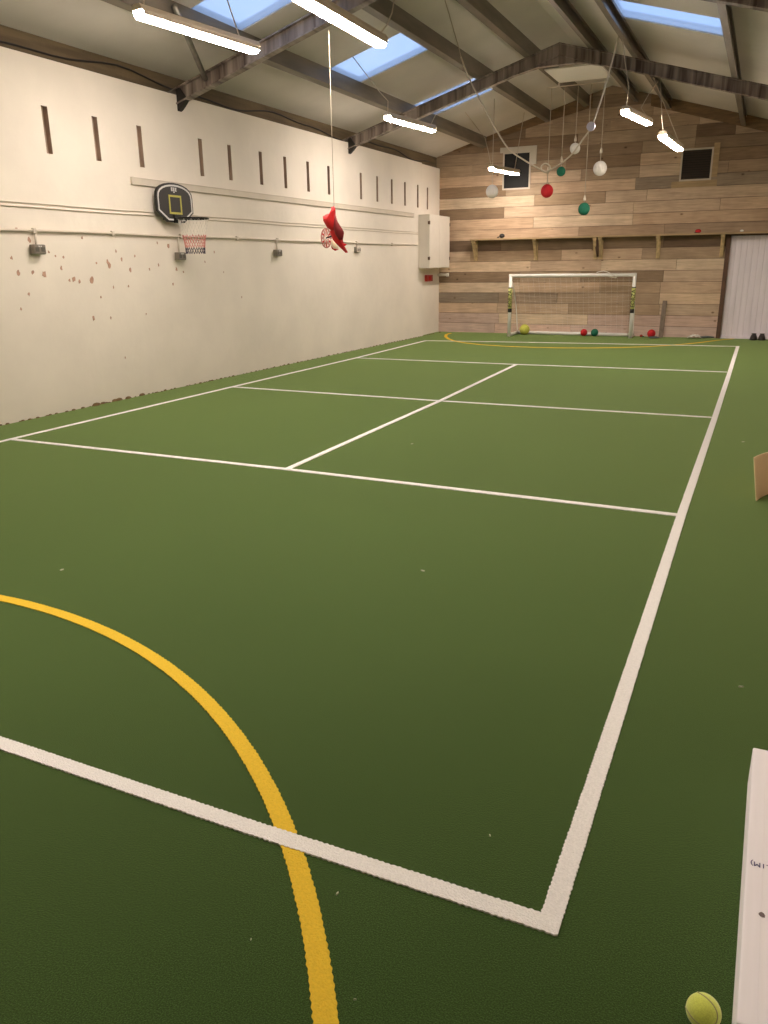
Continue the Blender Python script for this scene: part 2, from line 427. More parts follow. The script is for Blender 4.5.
for i in slot_i:
    for ii in (i, i+1):
        for j in (14, 15):
            idx[(ii, j, 2)] = len(vs); vs.append((XL-(.06 if ys[ii] < 15.7 else .09), ys[ii], zs[j]))
fs = []; slot_faces = set()
for i in range(n-1):
    for j in range(len(zs)-1):
        if i in slot_i and j == 14:
            q = [(i, 14), (i+1, 14), (i+1, 15), (i, 15)]
            for a in range(4):
                c = (a+1) % 4; fs.append((vid(*q[a]), vid(*q[c]), vid(*q[c], 2), vid(*q[a], 2))); slot_faces.add(fs[-1])
            continue
        fs.append((vid(i, j), vid(i+1, j), vid(i+1, j+1), vid(i, j+1)))
    t = len(zs)-1
    fs.append((vid(i, t), vid(i+1, t), vid(i+1, t, 1), vid(i, t, 1)))
    fs.append((vid(i, 0, 1), vid(i+1, 0, 1), vid(i+1, t, 1), vid(i, t, 1)))
    fs.append((vid(i, 0), vid(i+1, 0), vid(i+1, 0, 1), vid(i, 0, 1)))
b.add(vs, fs); b.mi = [1 if f in slot_faces else 0 for f in b.f]; b.build('plaster_face', [M['wall'], M['slot']], wl)
for s in SLOTS:
    b = MB(); b.box((XL-.15, s-SW/2, ZS0), (XL-(.055 if s < 15.7 else .075), s+SW/2, ZS1)); o = b.build('slot_board', M['slot'], wl); o['label'] = 'brown boarded slot'
# flaked paint
b = MB()
spots = [(30, 240, 3), (17, 229, 2), (13, 258, 2), (50, 252, 2), (46, 274, 4), (32, 294, 2), (63, 268, 2.4), (72, 280, 2), (76, 279, 3), (82, 281, 2.5), (94, 279, 4.5), (111, 265, 4), (109, 262, 2.5), (117, 251, 2), (123, 259, 2.5), (132, 270, 2.4), (136, 256, 1.6), (116, 287, 1.6), (104, 297, 1.6), (98, 318, 2.8), (115, 318, 1.6), (25, 309, 1.6), (178, 269, 2.4), (175, 284, 2), (185, 272, 1.6), (151, 269, 1.5), (131, 286, 1.5), (65, 257, 1.6), (57, 256, 1.6), (169, 246, 3), (158, 243, 1.6), (83, 238, 2), (98, 263, 1.6), (21, 273, 3), (35, 272, 2.6), (160, 265, 1.6), (215, 252, 1.3), (244, 297, 1.3), (132, 358, 1.4), (150, 314, 1.2), (188, 247, 1.6), (206, 262, 1.4), (225, 272, 1.2)]
for (sx, sy_, r) in spots:
    p = onx(sx, sy_, XL); rr = r*.0098*p.length/9
    k = 9; pts = []
    for i in range(k):
        a = 2*PI*i/k; q = rr*random.uniform(.45, 1.1); pts.append((p.y+q*math.cos(a)*.8, p.z+q*math.sin(a)*1.15))
    X0 = wx(p.y, p.z)
    b.prism(pts, X0-.002, X0+.0015, lambda u, v, d: (d, u, v))
o = b.build('peeled_paint', M['peel'], wl); tag(o, 'brown flakes where the paint has peeled', kind='stuff')

# timber plate above the wall, dark cable lying along it
b = MB(); b.box((XL-.34, YB-.2, ZT-.05), (XL-.13, YF+.2, cz(XL-.13)+.03))
tag(b.build('trim_1', M['old_timber']), 'rough brown timber plate between white wall and roof', 'timber plate', kind='structure')
pts = []
yy = 1.
while yy < 16.6:
    zc = ZT+.10+.045*math.sin(yy*1.9)+.02*math.sin(yy*4.3+1)
    pts.append((XL-.115+.004*math.sin(yy*3), yy, zc)); yy += .22
b = MB(); b.tube(pts, .010, 6)
tag(b.build('cable', M['cable']), 'dark cable sagging along the timber plate above white wall', 'cable')

# ------------------------------------------------------------------ far wall of reclaimed planks
TONES = {'P': (198, 174, 160), 'L': (190, 166, 141), 'K': (202, 181, 155), 'M': (164, 142, 118), 'D': (138, 117, 95), 'G': (146, 130, 112), 'X': (112, 93, 75), 'B': (128, 108, 87)}
def fx(pxx): return ony(pxx, 280, YF).x
ROWS = [
 'P496 P573 P664 P760', 'P500 K590 P664 P760', 'L498 L570 M662 L760', 'G499 G558 M661 K760', 'K520 L600 M661 L760', 'D520 M580 D663 L760',
 'K530 L600 K675 K760', 'L470 M560 L640 M760', 'X500 B600 D660 X760', 'L576 M660 M760', 'L531 K628 L760', 'D502 L628 L712 L760',  # dark row below the shelf: the shelf's shade is mixed into its plank tones
 'K531 M600 L640 L760', 'D503 M545 L628 G760', 'L504 L575 M631 L678 M716 M760', 'M470 M560 D631 L680 D760', 'M500 D632 M682 D760', 'D480 D570 M682 X719 M760',
 'B520 M600 M684 L742 M760', 'L545 M640 L741 M760', 'B560 D650 M760', 'M560 M640 B760', 'D560 M760']
b = MB(); tones = []
ph = .2134; dd = 0
x_left = XL-.15
DOOR_X0, DOOR_Z = -.66, 1.88
vents = [(-5.09, -4.57, 2.91, 3.56), (-1.65, -1.15, 2.9, 3.40)]
for r, row in enumerate(ROWS):
    z0 = r*ph-.01; z1 = z0+ph
    x0 = x_left
    segs = row.split()
    for si, s in enumerate(segs):
        x1 = fx(int(s[1:])) if si < len(segs)-1 else XR_+.2
        t = lin(TONES[s[0]]); jit = random.uniform(.92, 1.07); hue = random.uniform(-.03, .03)
        t = (t[0]*jit*(1+hue), t[1]*jit, t[2]*jit*(1-hue))
        xe = x1
        if z0 < DOOR_Z-.05: xe = min(x1, DOOR_X0-.02)
        if xe-x0 < .03: x0 = x1; continue
        g = .0038; th = random.uniform(.0, .004)
        A, B = x0+g*.6, xe-g*.6
        def add_plank(A, B, z0, z1):
            n0 = len(b.f); b.box((A, YF-.004-th, z0+g), (B, YF+.03, z1-g)); tones.extend([t]*(len(b.f)-n0))
        # trim planks against the roof slope by splitting into columns
        topz = min(cz(A), cz(B))
        if z1 < topz+.05:
            add_plank(A, B, z0, z1)
        else:
            cols = max(1, int((B-A)/.12)); 
            for c in range(cols):
                a0 = A+(B-A)*c/cols; a1 = A+(B-A)*(c+1)/cols
                zz = min(z1-g, max(cz(a0), cz(a1))+.03)
                if zz > z0+.01: add_plank(a0, a1+.0005, z0, zz+g)
        x0 = x1
wf = thing('wall_far', 'end wall clad in reclaimed brown planks of mixed tones', 'wall', (-3, YF, 0), kind='structure')
o = b.build('plank_cladding', M['plank'], wf)
at = o.data.color_attributes.new('tone', 'FLOAT_COLOR', 'CORNER')
i = 0
for p_, t in zip(o.data.polygons, tones):
    for li in p_.loop_indices: at.data[li].color = (*t, 1)
b = MB(); b.box((x_left-.3, YF+.03, -.1), (DOOR_X0-.02, YF+.3, 5)); b.box((DOOR_X0-.02, YF+.03, DOOR_Z), (XR_+.4, YF+.3, 5)); b.box((DOOR_X0-.03, YF+.14, -.1), (XR_+.4, YF+.3, 2))
b.build('wall_backing', M['dark_timber'], wf)
# boards following the roof slope
b = MB()
for (xa, xb) in ((-6.2, RX-.35), (-2.3, .45)):
    za, zb = cz(xa), cz(xb); s_ = .20
    vs = [(xa, YF-.03, za+.01), (xb, YF-.03, zb+.01), (xb, YF-.03, zb-s_ if xa > RX else zb-s_*1.2), (xa, YF-.03, za-(s_ if xa > RX else .03)),]
    vs += [(v[0], YF, v[2]) for v in vs]
    b.add(vs, [(0, 1, 2, 3), (7, 6, 5, 4), (0, 4, 5, 1), (1, 5, 6, 2), (2, 6, 7, 3), (3, 7, 4, 0)])
b.build('rake_board', M['rake_timber'], wf)['label'] = 'brown board following the roof slope'
# dark upright post beside the white door
b = MB(); b.box((DOOR_X0-.075, YF-.03, 0), (DOOR_X0-.0, YF+.02, DOOR_Z+.02)); b.box((DOOR_X0-.075, YF-.03, DOOR_Z), (XR_, YF+.02, DOOR_Z+.06))
tag(b.build('trim_2', M['dark_timber']), 'dark timber post and lintel beside the white ribbed door', 'door frame', kind='structure')

# white ribbed door
dr = thing('door_1', 'white ribbed sliding door at end of plank wall', 'door', (-.1, YF+.06, 0), kind='structure')
M['door'] = mat('door_white', (238, 230, 238), .55, var=.07, scale=2.5, stretch=(5, 1, .5))
b = MB(); x = DOOR_X0; prof = []
while x < XR_+.02:
    prof += [(x, .0), (x+.088, .0), (x+.094, .012), (x+.1, .0)]; x += .1
poly = [(p[0], YF+.06+p[1]) for p in prof]
poly2 = poly+[(poly[-1][0], YF+.12), (poly[0][0], YF+.12)]
b.prism(poly2, .03, DOOR_Z, lambda u, v, d: (u, v, d)); b.build('door_leaf', M['door'], dr)
b = MB(); b.box((DOOR_X0, YF-.02, 0), (XR_+.05, YF+.13, .028)); b.build('threshold', M['door'], dr)

# other walls
b = MB(); b.box((XR_, YB-.2, -.1), (XR_+.25, YF+.3, cz(XR_)+.15)); tag(b.build('wall_right', M['plain_wall']), 'plain painted side wall behind the cartons', 'wall', kind='structure')
b = MB(); b.prism([(XL-.4, -.1), (XR_+.3, -.1), (XR_+.3, cz(XR_+.3)+.02), (RX, RZ+.02), (XL-.4, cz(XL-.4)+.02)], YB-.25, YB, lambda u, v, d: (u, d, v))
tag(b.build('wall_back', M['plain_wall']), 'plain gable wall behind the viewer', 'wall', kind='structure')

# ------------------------------------------------------------------ roof
SKY = [(-5.52, -4.22, 7.31, 8.2), (-5.52, -4.22, 10.17, 11.1), (-5.52, -4.22, 13.0, 14.0), (-1.96, -.68, 10.42, 11.22)]
cl = thing('ceiling', 'pale grey pitched roof lining sheets over the hall', 'ceiling', (RX, 8, RZ), kind='structure')
for side in (-1, 1):
    b = MB()
    xa, xb = (XL-.45, RX) if side < 0 else (RX, XR_+.3)
    xs = sorted({xa, xb, *[v for s in SKY for v in s[:2] if xa < v < xb]})
    yv = sorted({YB-.3, YF+.4, *[v for s in SKY for v in s[2:] if (s[0] < RX) == (side < 0)]})
    for x0, x1 in zip(xs, xs[1:]):
        for y0, y1 in zip(yv, yv[1:]):
            if any(s[0] <= x0+1e-6 and x1 <= s[1]+1e-6 and s[2] <= y0+1e-6 and y1 <= s[3]+1e-6 for s in SKY): continue
            vs = []
            for dz in (0, .06):
                vs += [(x0, y0, cz(x0)+dz), (x1, y0, cz(x1)+dz), (x1, y1, cz(x1)+dz), (x0, y1, cz(x0)+dz)]
            b.add(vs, [(3, 2, 1, 0), (4, 5, 6, 7), (0, 1, 5, 4), (1, 2, 6, 5), (2, 3, 7, 6), (3, 0, 4, 7)])
    b.build('roof_slope', M['ceiling'], cl)
for i, (x0, x1, y0, y1) in enumerate(SKY):
    t = thing('window_%d' % (i+1), ['skylight above the near row of lamps, nearest on the left slope', 'square skylight in the middle of the left slope', 'skylight crossed by the steel rafter on the left slope', 'only skylight on the right roof slope'][i], 'skylight', ((x0+x1)/2, (y0+y1)/2, cz((x0+x1)/2)), kind='structure')
    b = MB()
    def slab(xa, xb, ya, yb, z0, z1):
        vs = []
        for dz in (z0, z1): vs += [(xa, ya, cz(xa)+dz), (xb, ya, cz(xb)+dz), (xb, yb, cz(xb)+dz), (xa, yb, cz(xa)+dz)]
        b.add(vs, [(3, 2, 1, 0), (4, 5, 6, 7), (0, 1, 5, 4), (1, 2, 6, 5), (2, 3, 7, 6), (3, 0, 4, 7)])
    slab(x0+.001, x1-.001, y0+.001, y1-.001, .012, .016); b.build('pane', M['pane'], t)
    b = MB()
    slab(x0-.06, x1+.06, y0-.06, y0+.012, .065, .085); slab(x0-.06, x1+.06, y1-.012, y1+.06, .065, .085)
    slab(x0-.06, x0+.012, y0, y1, .065, .085); slab(x1-.012, x1+.06, y0, y1, .065, .085); b.build('frame', M['reveal'], t)

PUR = [-5.52, -4.22, -3.49, -2.58, -1.97, -.67]
PLAB = ['lowest steel purlin on the left slope, under the skylights', 'steel purlin along the upper edge of the left skylights', 'steel purlin just left of the roof ridge', 'steel purlin just right of the roof ridge', 'steel purlin holding the white rope on the right slope', 'lowest steel purlin on the right slope']
for X, lb in zip(PUR, PLAB):
    s = 1 if X < RX else -1
    prof = [(-.035, 0), (.035, 0), (.035, -.03), (.028, -.03), (.028, -.008), (-.028, -.008), (-.028, -.155), (.030, -.172), (.030, -.145), (.040, -.145), (.040, -.185), (-.035, -.165)]
    prof = [(-.04, 0), (.04, 0), (.04, -.035), (.03, -.035), (.03, -.01), (-.028, -.01), (-.028, -.17), (.03, -.17), (.03, -.145), (.04, -.145), (.04, -.185), (-.04, -.185)]
    b = MB(); b.prism([(X+s*(-u_), cz(X)+SL*s*(s*-u_)*1+v_-.001) for u_, v_ in prof], YB, YF-.02, lambda u, v, d: (u, d, v))
    o = b.build('roof_purlin', M['purlin']); tag(o, lb, 'purlin', 'steel roof purlins', 'structure')
# rafters
def rafter(Y, lb):
    t = thing('steel_rafter', lb, 'rafter', (XL, Y, ZT), group='steel roof rafters', kind='structure')
    def ibeam(xa, xb, top, dep):
        b = MB(); pl = lambda u, v, d: (u, d, v)
        f_ = .014
        for (o0, o1, hw) in ((top, top-f_, .05), (top-f_, top-dep+f_, .006), (top-dep+f_, top-dep, .05)):
            b.prism([(xa, cz(xa)+o0), (xb, cz(xb)+o0), (xb, cz(xb)+o1), (xa, cz(xa)+o1)], Y-hw, Y+hw, pl)
        return b
    ibeam(XL-.12, RX, -.188, .17).build('rafter_beam', M['rafter'], t)
    ibeam(RX, XR_, -.188, .17).build('rafter_beam', M['rafter'], t)
    b = MB(); z = cz(RX)
    b.prism([(RX-.62, cz(RX-.62)-.34), (RX-.5, cz(RX-.5)-.34), (RX, z-.36), (RX+.5, cz(RX+.5)-.34), (RX+.62, cz(RX+.62)-.34), (RX+.3, z-.47), (RX-.3, z-.47)], Y-.012, Y+.012, lambda u, v, d: (u, d, v))
    b.prism([(RX-.62, cz(RX-.62)-.345), (RX-.3, z-.46), (RX+.3, z-.46), (RX+.62, cz(RX+.62)-.345), (RX+.62, cz(RX+.62)-.36), (RX+.3, z-.475), (RX-.3, z-.475), (RX-.62, cz(RX-.62)-.36)], Y-.05, Y+.05, lambda u, v, d: (u, d, v))
    b.build('apex_gusset', M['rafter'], t)
    for sx in (XL, XR_):
        s = 1 if sx < RX else -1
        b = MB(); b.prism([(sx+s*.004, cz(sx)-.19), (sx+s*.05, cz(sx)-.19), (sx+s*.14, cz(sx+s*.14)-.354), (sx+s*.085, cz(sx)-.37), (sx+s*.03, ZT-.16), (sx+s*.004, ZT-.17)], Y-.034, Y+.034, lambda u, v, d: (u, d, v))
        b.build('haunch_bracket', M['black_iron'] if sx == XL else M['rafter'], t)
    return t
rafter(8.23, 'nearer steel rafter crossing the hall beside the first skylight')
rafter(12.56, 'farther steel rafter crossing the hall behind the hanging lamps')
# white board under the ridge, and the batten that carries the paper balls
b = MB(); b.box((-3.45, 13.36, 4.272), (-2.62, 14.36, 4.292)); tag(b.build('ridge_board', M['backpaint'], bevel=.003), 'flat white board fixed under the roof ridge', 'board')
b = MB(); b.box((-3.68, 14.49, 4.238), (-2.68, 14.51, 4.25)); b.box((-3.5, 14.49, 4.25), (-3.47, 14.515, 4.305)); b.box((-2.74, 14.49, 4.25), (-2.71, 14.515, 4.345))
tag(b.build('hanging_rail', M['rope']), 'thin white rail under ridge from which paper balls hang', 'rail')
# diagonal brace near first rafter
pa = Vector((-6.02, 8.2, cz(-6.02)-.26)); pb = Vector((-5.40, 6.95, cz(-5.40)-.1))
b = MB(); b.tube([pa, pb], .03, 10); tag(b.build('roof_brace', M['galv']), 'thin steel brace between near rafter and lowest left purlin', 'brace', kind='structure')

# ------------------------------------------------------------------ batten lamps
def lamp(pa, pb, label, hangs, L=None):
    pa, pb = Vector(pa), Vector(pb)
    z = (pa.z+pb.z)/2; c = (pa+pb)/2; d = pb-pa; L = L or d.length
    rz = math.atan2(-d.x, d.y)
    t = thing('batten_lamp', label, 'ceiling lamp', (c.x, c.y, z), rz, 'white batten lamps')
    b = MB(); h = L/2
    prof = [(-.052, .022), (-.057, .004), (-.052, -.014), (-.034, -.026), (.034, -.026), (.052, -.014), (.057, .004), (.052, .022)]
    n = len(prof); vs = []
    for yy, k, dz in ((-h+.02, .72, .012), (-h+.05, 1, 0), (h-.05, 1, 0), (h-.02, .72, .012)): vs += [(u*k, yy, v*k+dz*(k < 1)) for u, v in prof]
    fs = [tuple(range(n))[::-1], tuple(3*n+i for i in range(n))]+[(r*n+i, r*n+(i+1) % n, (r+1)*n+(i+1) % n, (r+1)*n+i) for r in range(3) for i in range(n)]
    b.add(vs, fs); b.build('diffuser', M['lamp'], t, world=False)
    b = MB(); b.prism([(-.0625, .0), (-.0625, .036), (-.037, .078), (.037, .078), (.0625, .036), (.0625, .0), (.0585, .0), (.0585, .024), (-.0585, .024), (-.0585, .0)], -h+.04, h-.04, lambda u, v, d: (u, d, v))
    b.build('housing', M['housing'], t, world=False, bevel=.004)
    for e in (-1, 1):
        b = MB(); b.prism([(-.062, .034), (-.062, .047), (-.038, .08), (.038, .08), (.062, .047), (.062, .034)], e*(h-.02)-(.02 if e > 0 else 0), e*(h-.02)+(.02 if e < 0 else 0), lambda u, v, d: (u, d, v))
        b.build('end_cap', M['housing'], t, world=False, bevel=.004)
    for pts in hangs:
        b = MB(); b.tube(pts, .006, 6); b.build('suspension_cord', M['cord'], t)
    return t
def onS(x, y, off=0, left=True):
    d = ray(x, y); s = 1 if left else -1
    k = (RZ+off-s*SL*RX-H)/(d.z-s*SL*d.x); return OC+d*k
def up(p, X, dx=0.):   # a hanger straight up to a purlin or the ceiling
    return [(p[0], p[1], p[2]+.08), (X, p[1], cz(X)-.19)]
# A near left, B overhead, C mid left, D far left, E and F right of the ridge
A0, A1 = onz(135, 14, 3.42), onz(258, 52, 3.42)
uA = (A1-A0).normalized()
pA0 = A0+uA*.1; pA1 = A1-uA*.25
lamp(A0, A1, 'long lit batten lamp beside the nearest left skylight', [[pA0+Vector((0, 0, .08)), pA0+Vector((-.02, .05, .25)), (pA0.x-.03, pA0.y+.05, cz(pA0.x))], [pA1+Vector((0, 0, .08)), (-4.9, pA1.y, cz(-4.9))]])
B1 = onz(383, 46, 3.28); B0 = onz(298, -3, 3.28); uB = (B1-B0).normalized(); B0 = B1-uB*1.52
pB1 = B1-uB*.06; pB0 = B0+uB*.2
lamp(B0, B1, 'long lit batten lamp overhead, with the red toy hung below', [[pB1+Vector((0, 0, .08)), ony(387, 25, pB1.y+.1), ony(392, 13, pB1.y+.2), (-3.49, 8.0, cz(-3.49)-.19)], [pB0+Vector((0, 0, .08)), (pB0.x, pB0.y, cz(pB0.x))]])
C0, C1 = onz(386, 118, 3.42), onz(434, 131, 3.42); uC = (C1-C0).normalized(); pC0 = C0+uC*.05; pC1 = C1-uC*.1
lamp(C0, C1, 'lit batten lamp hung below the middle left skylight', [[pC0+Vector((0, 0, .08)), ony(388, 101, pC0.y), ony(378, 90, pC0.y-.1), onS(369, 78, -.02), onS(353, 57, -.01)], [pC1+Vector((0, 0, .08)), ony(437, 112, pC1.y), ony(446, 111, pC1.y)]])
D0, D1 = onz(490, 169, 3.12), onz(518, 174, 3.12); uD = (D1-D0).normalized(); pD0 = D0+uD*.03; pD1 = D1-uD*.15
lamp(D0, D1, 'small lit batten lamp in front of the left dark wall vent', [[pD0+Vector((0, 0, .08)), ony(488, 150, pD0.y), ony(485, 138, pD0.y), onS(478, 129, -.03), onS(465, 112, -.02)], [pD1+Vector((0, 0, .08)), (pD1.x+.15, pD1.y, cz(pD1.x+.15))]])
E0, E1 = onz(624, 112, 3.33), onz(649, 124, 3.33); uE = (E1-E0).normalized(); pE0 = E0+uE*.08; pE1 = E1-uE*.12
hE = ony(619, 33.5, 11.5); hF = ony(658.7, 80.7, 12.66)
lamp(E0, E1, 'left one of two lit lamps hung right of the roof ridge', [[pE0+Vector((0, 0, .08)), ony(629, 88, 11.5), ony(625, 62, 11.5), hE+Vector((.035, 0, 0))], [pE1+Vector((0, 0, .08)), ony(641, 108, 12.5), ony(650, 92, 12.6), hF]])
F0, F1 = onz(662, 137, 3.07), onz(680, 150, 3.07); uF = (F1-F0).normalized(); pF0 = F0+uF*.05; pF1 = F1-uF*.1
lamp(F0, F1, 'right one of two lit lamps, above the louvred vent', [[pF0+Vector((0, 0, .08)), ony(662, 118, 12.6), hF+Vector((.02, 0, 0))], [pF1+Vector((0, 0, .08)), (-1.88, pF1.y, cz(-1.88)-.18)]])

# unseen lamps added over the viewer's end to brighten the near floor
for (xx, yy, X, lb) in ((-3.35, 1.1, -3.49, 'added unseen batten lamp over the near baseline'), (-1.75, 2.6, -1.93, 'added unseen batten lamp over the near right part of the court')):
    lamp((xx, yy, 3.3), (xx+.03, yy+1.5, 3.3), lb, [[(xx, yy+.1, 3.38), (X, yy+.1, cz(X)-.19)], [(xx, yy+1.35, 3.38), (X, yy+1.35, cz(X)-.19)]])
# ------------------------------------------------------------------ white rope looping between two purlins
RY = 11.5
def bez(pts, n=8):
    out = []; P = [Vector(p) for p in pts]
    for i in range(len(P)-1):
        p0 = P[max(i-1, 0)]; p1 = P[i]; p2 = P[i+1]; p3 = P[min(i+2, len(P)-1)]
        for k in range(n):
            t = k/n
            out.append(.5*((2*p1)+(p2-p0)*t+(2*p0-5*p1+4*p2-p3)*t*t+(3*p1-p0-3*p2+p3)*t**3))
    out.append(P[-1]); return out
ra = [ony(*q, RY) for q in ((461, 57), (468, 76), (479, 98), (493, 124), (508, 148), (524, 160), (539, 168.5), (546, 171.5))]
ra += [ony(*q, RY) for q in ((550, 169), (549, 165), (545, 163.5), (541.5, 166), (541.5, 170))]
rb = [ony(541.5, 170, RY+.02)]+[ony(*q, RY+.02) for q in ((546, 172.5), (552, 169), (563, 162), (573, 153), (583, 139), (591, 127.5), (597, 112), (606, 84), (619, 35))]
rp_ = thing('white_rope', 'white rope looping down between purlins past the paper balls', 'rope', ra[0])
b = MB(); b.tube(bez(ra)+bez(rb)[1:], .0105, 8); b.build('rope_length', M['rope'], rp_)
pp = ony(591, 126.5, RY-.03); b = MB(); b.prism([(0.056*math.cos(2*PI*i/24), 0.056*math.sin(2*PI*i/24)) for i in range(24)], -.025, .025, lambda u, v, d: (pp.x+u, pp.y+d, pp.z+v)); b.build('round_plug', M['ball_lilac'], rp_, bevel=.008)['label'] = 'round lilac plug on the rope'
b = MB(); b.tube([onS(445, 0, -.012), onS(452, 24, -.012), onS(459, 48, -.012), ra[0]], .006, 6); b.build('rope_tail', M['cord'], rp_)

# ------------------------------------------------------------------ hanging paper balls
def ball(px_, py_, Y, r, m, label, topz, lobes=True, sq=(1, 1, 1.05), bead=0):
    c = ony(px_, py_, Y)
    t = thing('paper_ball', label, 'hanging ball', c, 0, 'hanging paper balls')
    b = MB(); b.sphere(c, r, 72 if lobes else 28, 18, 24 if lobes else 0, .07, sq=sq); b.build('ball', m, t)
    b = MB(); b.tube([(c.x, c.y, c.z+r*sq[2]), (c.x, c.y, topz)], .006, 6); b.build('string', M['cord'], t)
    if bead:
        z = c.z+r*sq[2]+bead; b = MB(); b.tube([(c.x, c.y, z), (c.x, c.y, z+.03), (c.x, c.y, z+.09)], [.022, .022, .008], 10); b.build('toggle', M['rope'], t)
BY = 14.5
ball(547, 191, BY, .105, M['red'], 'red honeycomb paper ball hanging from the rail', 4.238, bead=.18)
ball(561, 171.5, BY, .075, M['green'], 'smaller, higher green paper ball beside the white rope', 4.238, bead=.07)
ball(575, 148.5, BY, .085, M['ball_white'], 'small white ball hanging behind the rope, left of the lilac plug', 4.238, bead=.02)
ball(584, 209, BY, .098, M['green'], 'lowest green paper ball hanging on the longest string', 4.238, bead=.03)
ball(600, 168.5, BY, .112, M['ball_white'], 'large white ball hanging right of the rope on the rail', 4.225, sq=(1, 1, 1.05), bead=.12)
c = ony(492, 191.5, BY)
ball(492, 191.5, BY, .108, M['ball_white'], 'white ball hanging alone below the far left lamp', cz(c.x)-.004)

# ------------------------------------------------------------------ red spinner toy hung from lamp B
TY = 6.3
top = ony(334, 205, TY)
toy = thing('spinner_toy', 'red fabric spinner toy hanging in front of white wall', 'hanging toy', top)
def sheet(name, pts, m, dy=0., th=.008, curve=.05):
    """a cloth panel with outline pts (pixels), bowed in depth, with thickness"""
    P = [ony(x, y, TY+dy) for x, y in pts]
    c = sum(P, Vector())/len(P)
    rings = []; vs = []; fs = []
    K = 4; n = len(P)
    for k in range(K):
        s = 1-k/K
        for p in P:
            q = c+(p-c)*s; vs.append((q.x, q.y-curve*(1-s*s), q.z))
    vs.append((c.x, c.y-curve, c.z))
    off = len(vs)
    vs += [(v[0], v[1]+th, v[2]) for v in vs]
    for k in range(K-1):
        for i in range(n):
            j = (i+1) % n; a = [k*n+i, k*n+j, (k+1)*n+j, (k+1)*n+i]
            fs += [tuple(a), tuple(off+v for v in a[::-1])]
    for i in range(n):
        j = (i+1) % n
        fs += [((K-1)*n+i, (K-1)*n+j, off-1), (off+(K-1)*n+j, off+(K-1)*n+i, 2*off-1), (i, off+i, off+j, j)]
    b = MB(); b.smooth = True; b.add(vs, fs); return b.build(name, m, toy)
sheet('wing', [(333.5, 206), (334.6, 210), (335, 222), (335.5, 231), (332, 231), (327, 227.5), (323.3, 221), (323, 216.5), (326, 214.5), (330, 213)], M['red_fabric'], -.03, curve=.05)
sheet('body', [(331.2, 207), (334.8, 207.5), (335.3, 215), (338, 224), (342, 230), (343.7, 233), (342.5, 240), (344, 246), (347.6, 252.5), (345.5, 252.8), (339, 246.5), (333, 240), (330, 232), (332, 222)], M['red_fabric'], 0, curve=.04)
sheet('fold', [(334.5, 214), (337.5, 222), (342, 229), (343.6, 232), (342.5, 239.5), (339, 240), (335, 234), (333.5, 228)], M['maroon_fabric'], -.06, curve=.02)['label'] = 'dark red fold'
sheet('cream_panel', [(331, 239), (335, 243), (339, 249), (333.5, 248.5), (331.2, 246)], M['cream_fabric'], -.03, curve=.01)['label'] = 'cream cloth panel'
sheet('tail_fin', [(342, 243), (347, 244.3), (344.5, 246), (342.5, 246)], M['red_fabric'], 0, curve=.01)
sheet('tail_flap', [(331, 246), (336, 249), (338.5, 249.5), (335, 250.8), (332, 249)], M['red_fabric'], .01, curve=.01)
wc = ony(326.3, 238, TY+.02)
ww = []
b = MB()
def wp(a, r): return (wc.x+r*.28*math.cos(a), wc.y+r*.6*math.cos(a), wc.z+r*math.sin(a))
R_ = .079
b.tube([wp(2*PI*i/24, R_) for i in range(24)], .006, 6, closed=True); b.tube([wp(2*PI*i/20, R_*.55) for i in range(20)], .004, 5, closed=True)
wh = sub(b.build('wheel', M['pink_wheel'], toy)); wh['label'] = 'pink spoked spinner wheel'
for i in range(12):
    a0 = 2*PI*i/12
    b = MB(); b.add([wp(a0-.02, .012), wp(a0+.16, R_*.96), wp(a0-.12, R_*.96)], [(0, 1, 2)])
    v = b.v; b.add([(p[0], p[1]+.004, p[2]) for p in v], [(2, 1, 0)]); o = b.build('spoke', M['red_fabric'] if i % 2 else M['pink_wheel'], toy)
    o.parent = wh
b = MB(); b.tube([wc, ony(332, 236, TY)], .006, 6); b.build('axle', M['black_metal'], toy)
b = MB(); b.tube([(top.x, top.y, top.z-.01), (top.x, top.y, 3.25)], .0022, 6); b.build('string', M['cord'], toy)
wh['_l'] = wh['_l']

# ------------------------------------------------------------------ things on the white wall
# trunking, wire and conduit run
b = MB(); b.box((XL+.001, 7.28, 2.335), (XL+.028, 15.25, 2.41)); b.box((XL+.001, 7.28, 2.405), (XL+.034, 15.25, 2.413)); 
tag(b.build('cable_trunking', M['trunking'], bevel=.004), 'long pale trunking rail above the basketball backboard height', 'trunking')
for z, lb in ((2.062, 'upper thin wire running behind the basketball backboard'), (2.025, 'lower thin wire of the pair behind the backboard')):
    b = MB(); b.tube([(XL+.006, 3.5+.5*i, z+.003*math.sin(i*1.7)) for i in range(25)], .006, 6)
    tag(b.build('wall_wire', M['trunking']), lb, 'wire', 'wires on the white wall')
cd = thing('conduit_pipe', 'painted conduit pipe running along white wall above the sockets', 'conduit', (XL, 8, 1.815))
b = MB(); b.tube([(XL+.014, 3+.4*i, 1.815+.004*math.sin(i*.9)) for i in range(32)], .0125, 8); b.build('pipe', M['trunking'], cd)
for yy in (5.85, 8.04, 10.2, 12.72, 6.9, 9.2, 14.2):
    b = MB(); b.box((XL, yy-.018, 1.79), (XL+.034, yy+.018, 1.84)); b.build('pipe_clip', M['trunking'], cd, bevel=.004)
SO = [(5.858, 1.643, 'nearest grey double socket below conduit on white wall'), (7.99, 1.585, 'grey double socket directly below the basketball net'), (10.18, 1.636, 'grey double socket between backboard and red toy'), (12.73, 1.705, 'grey double socket right of the red toy')]
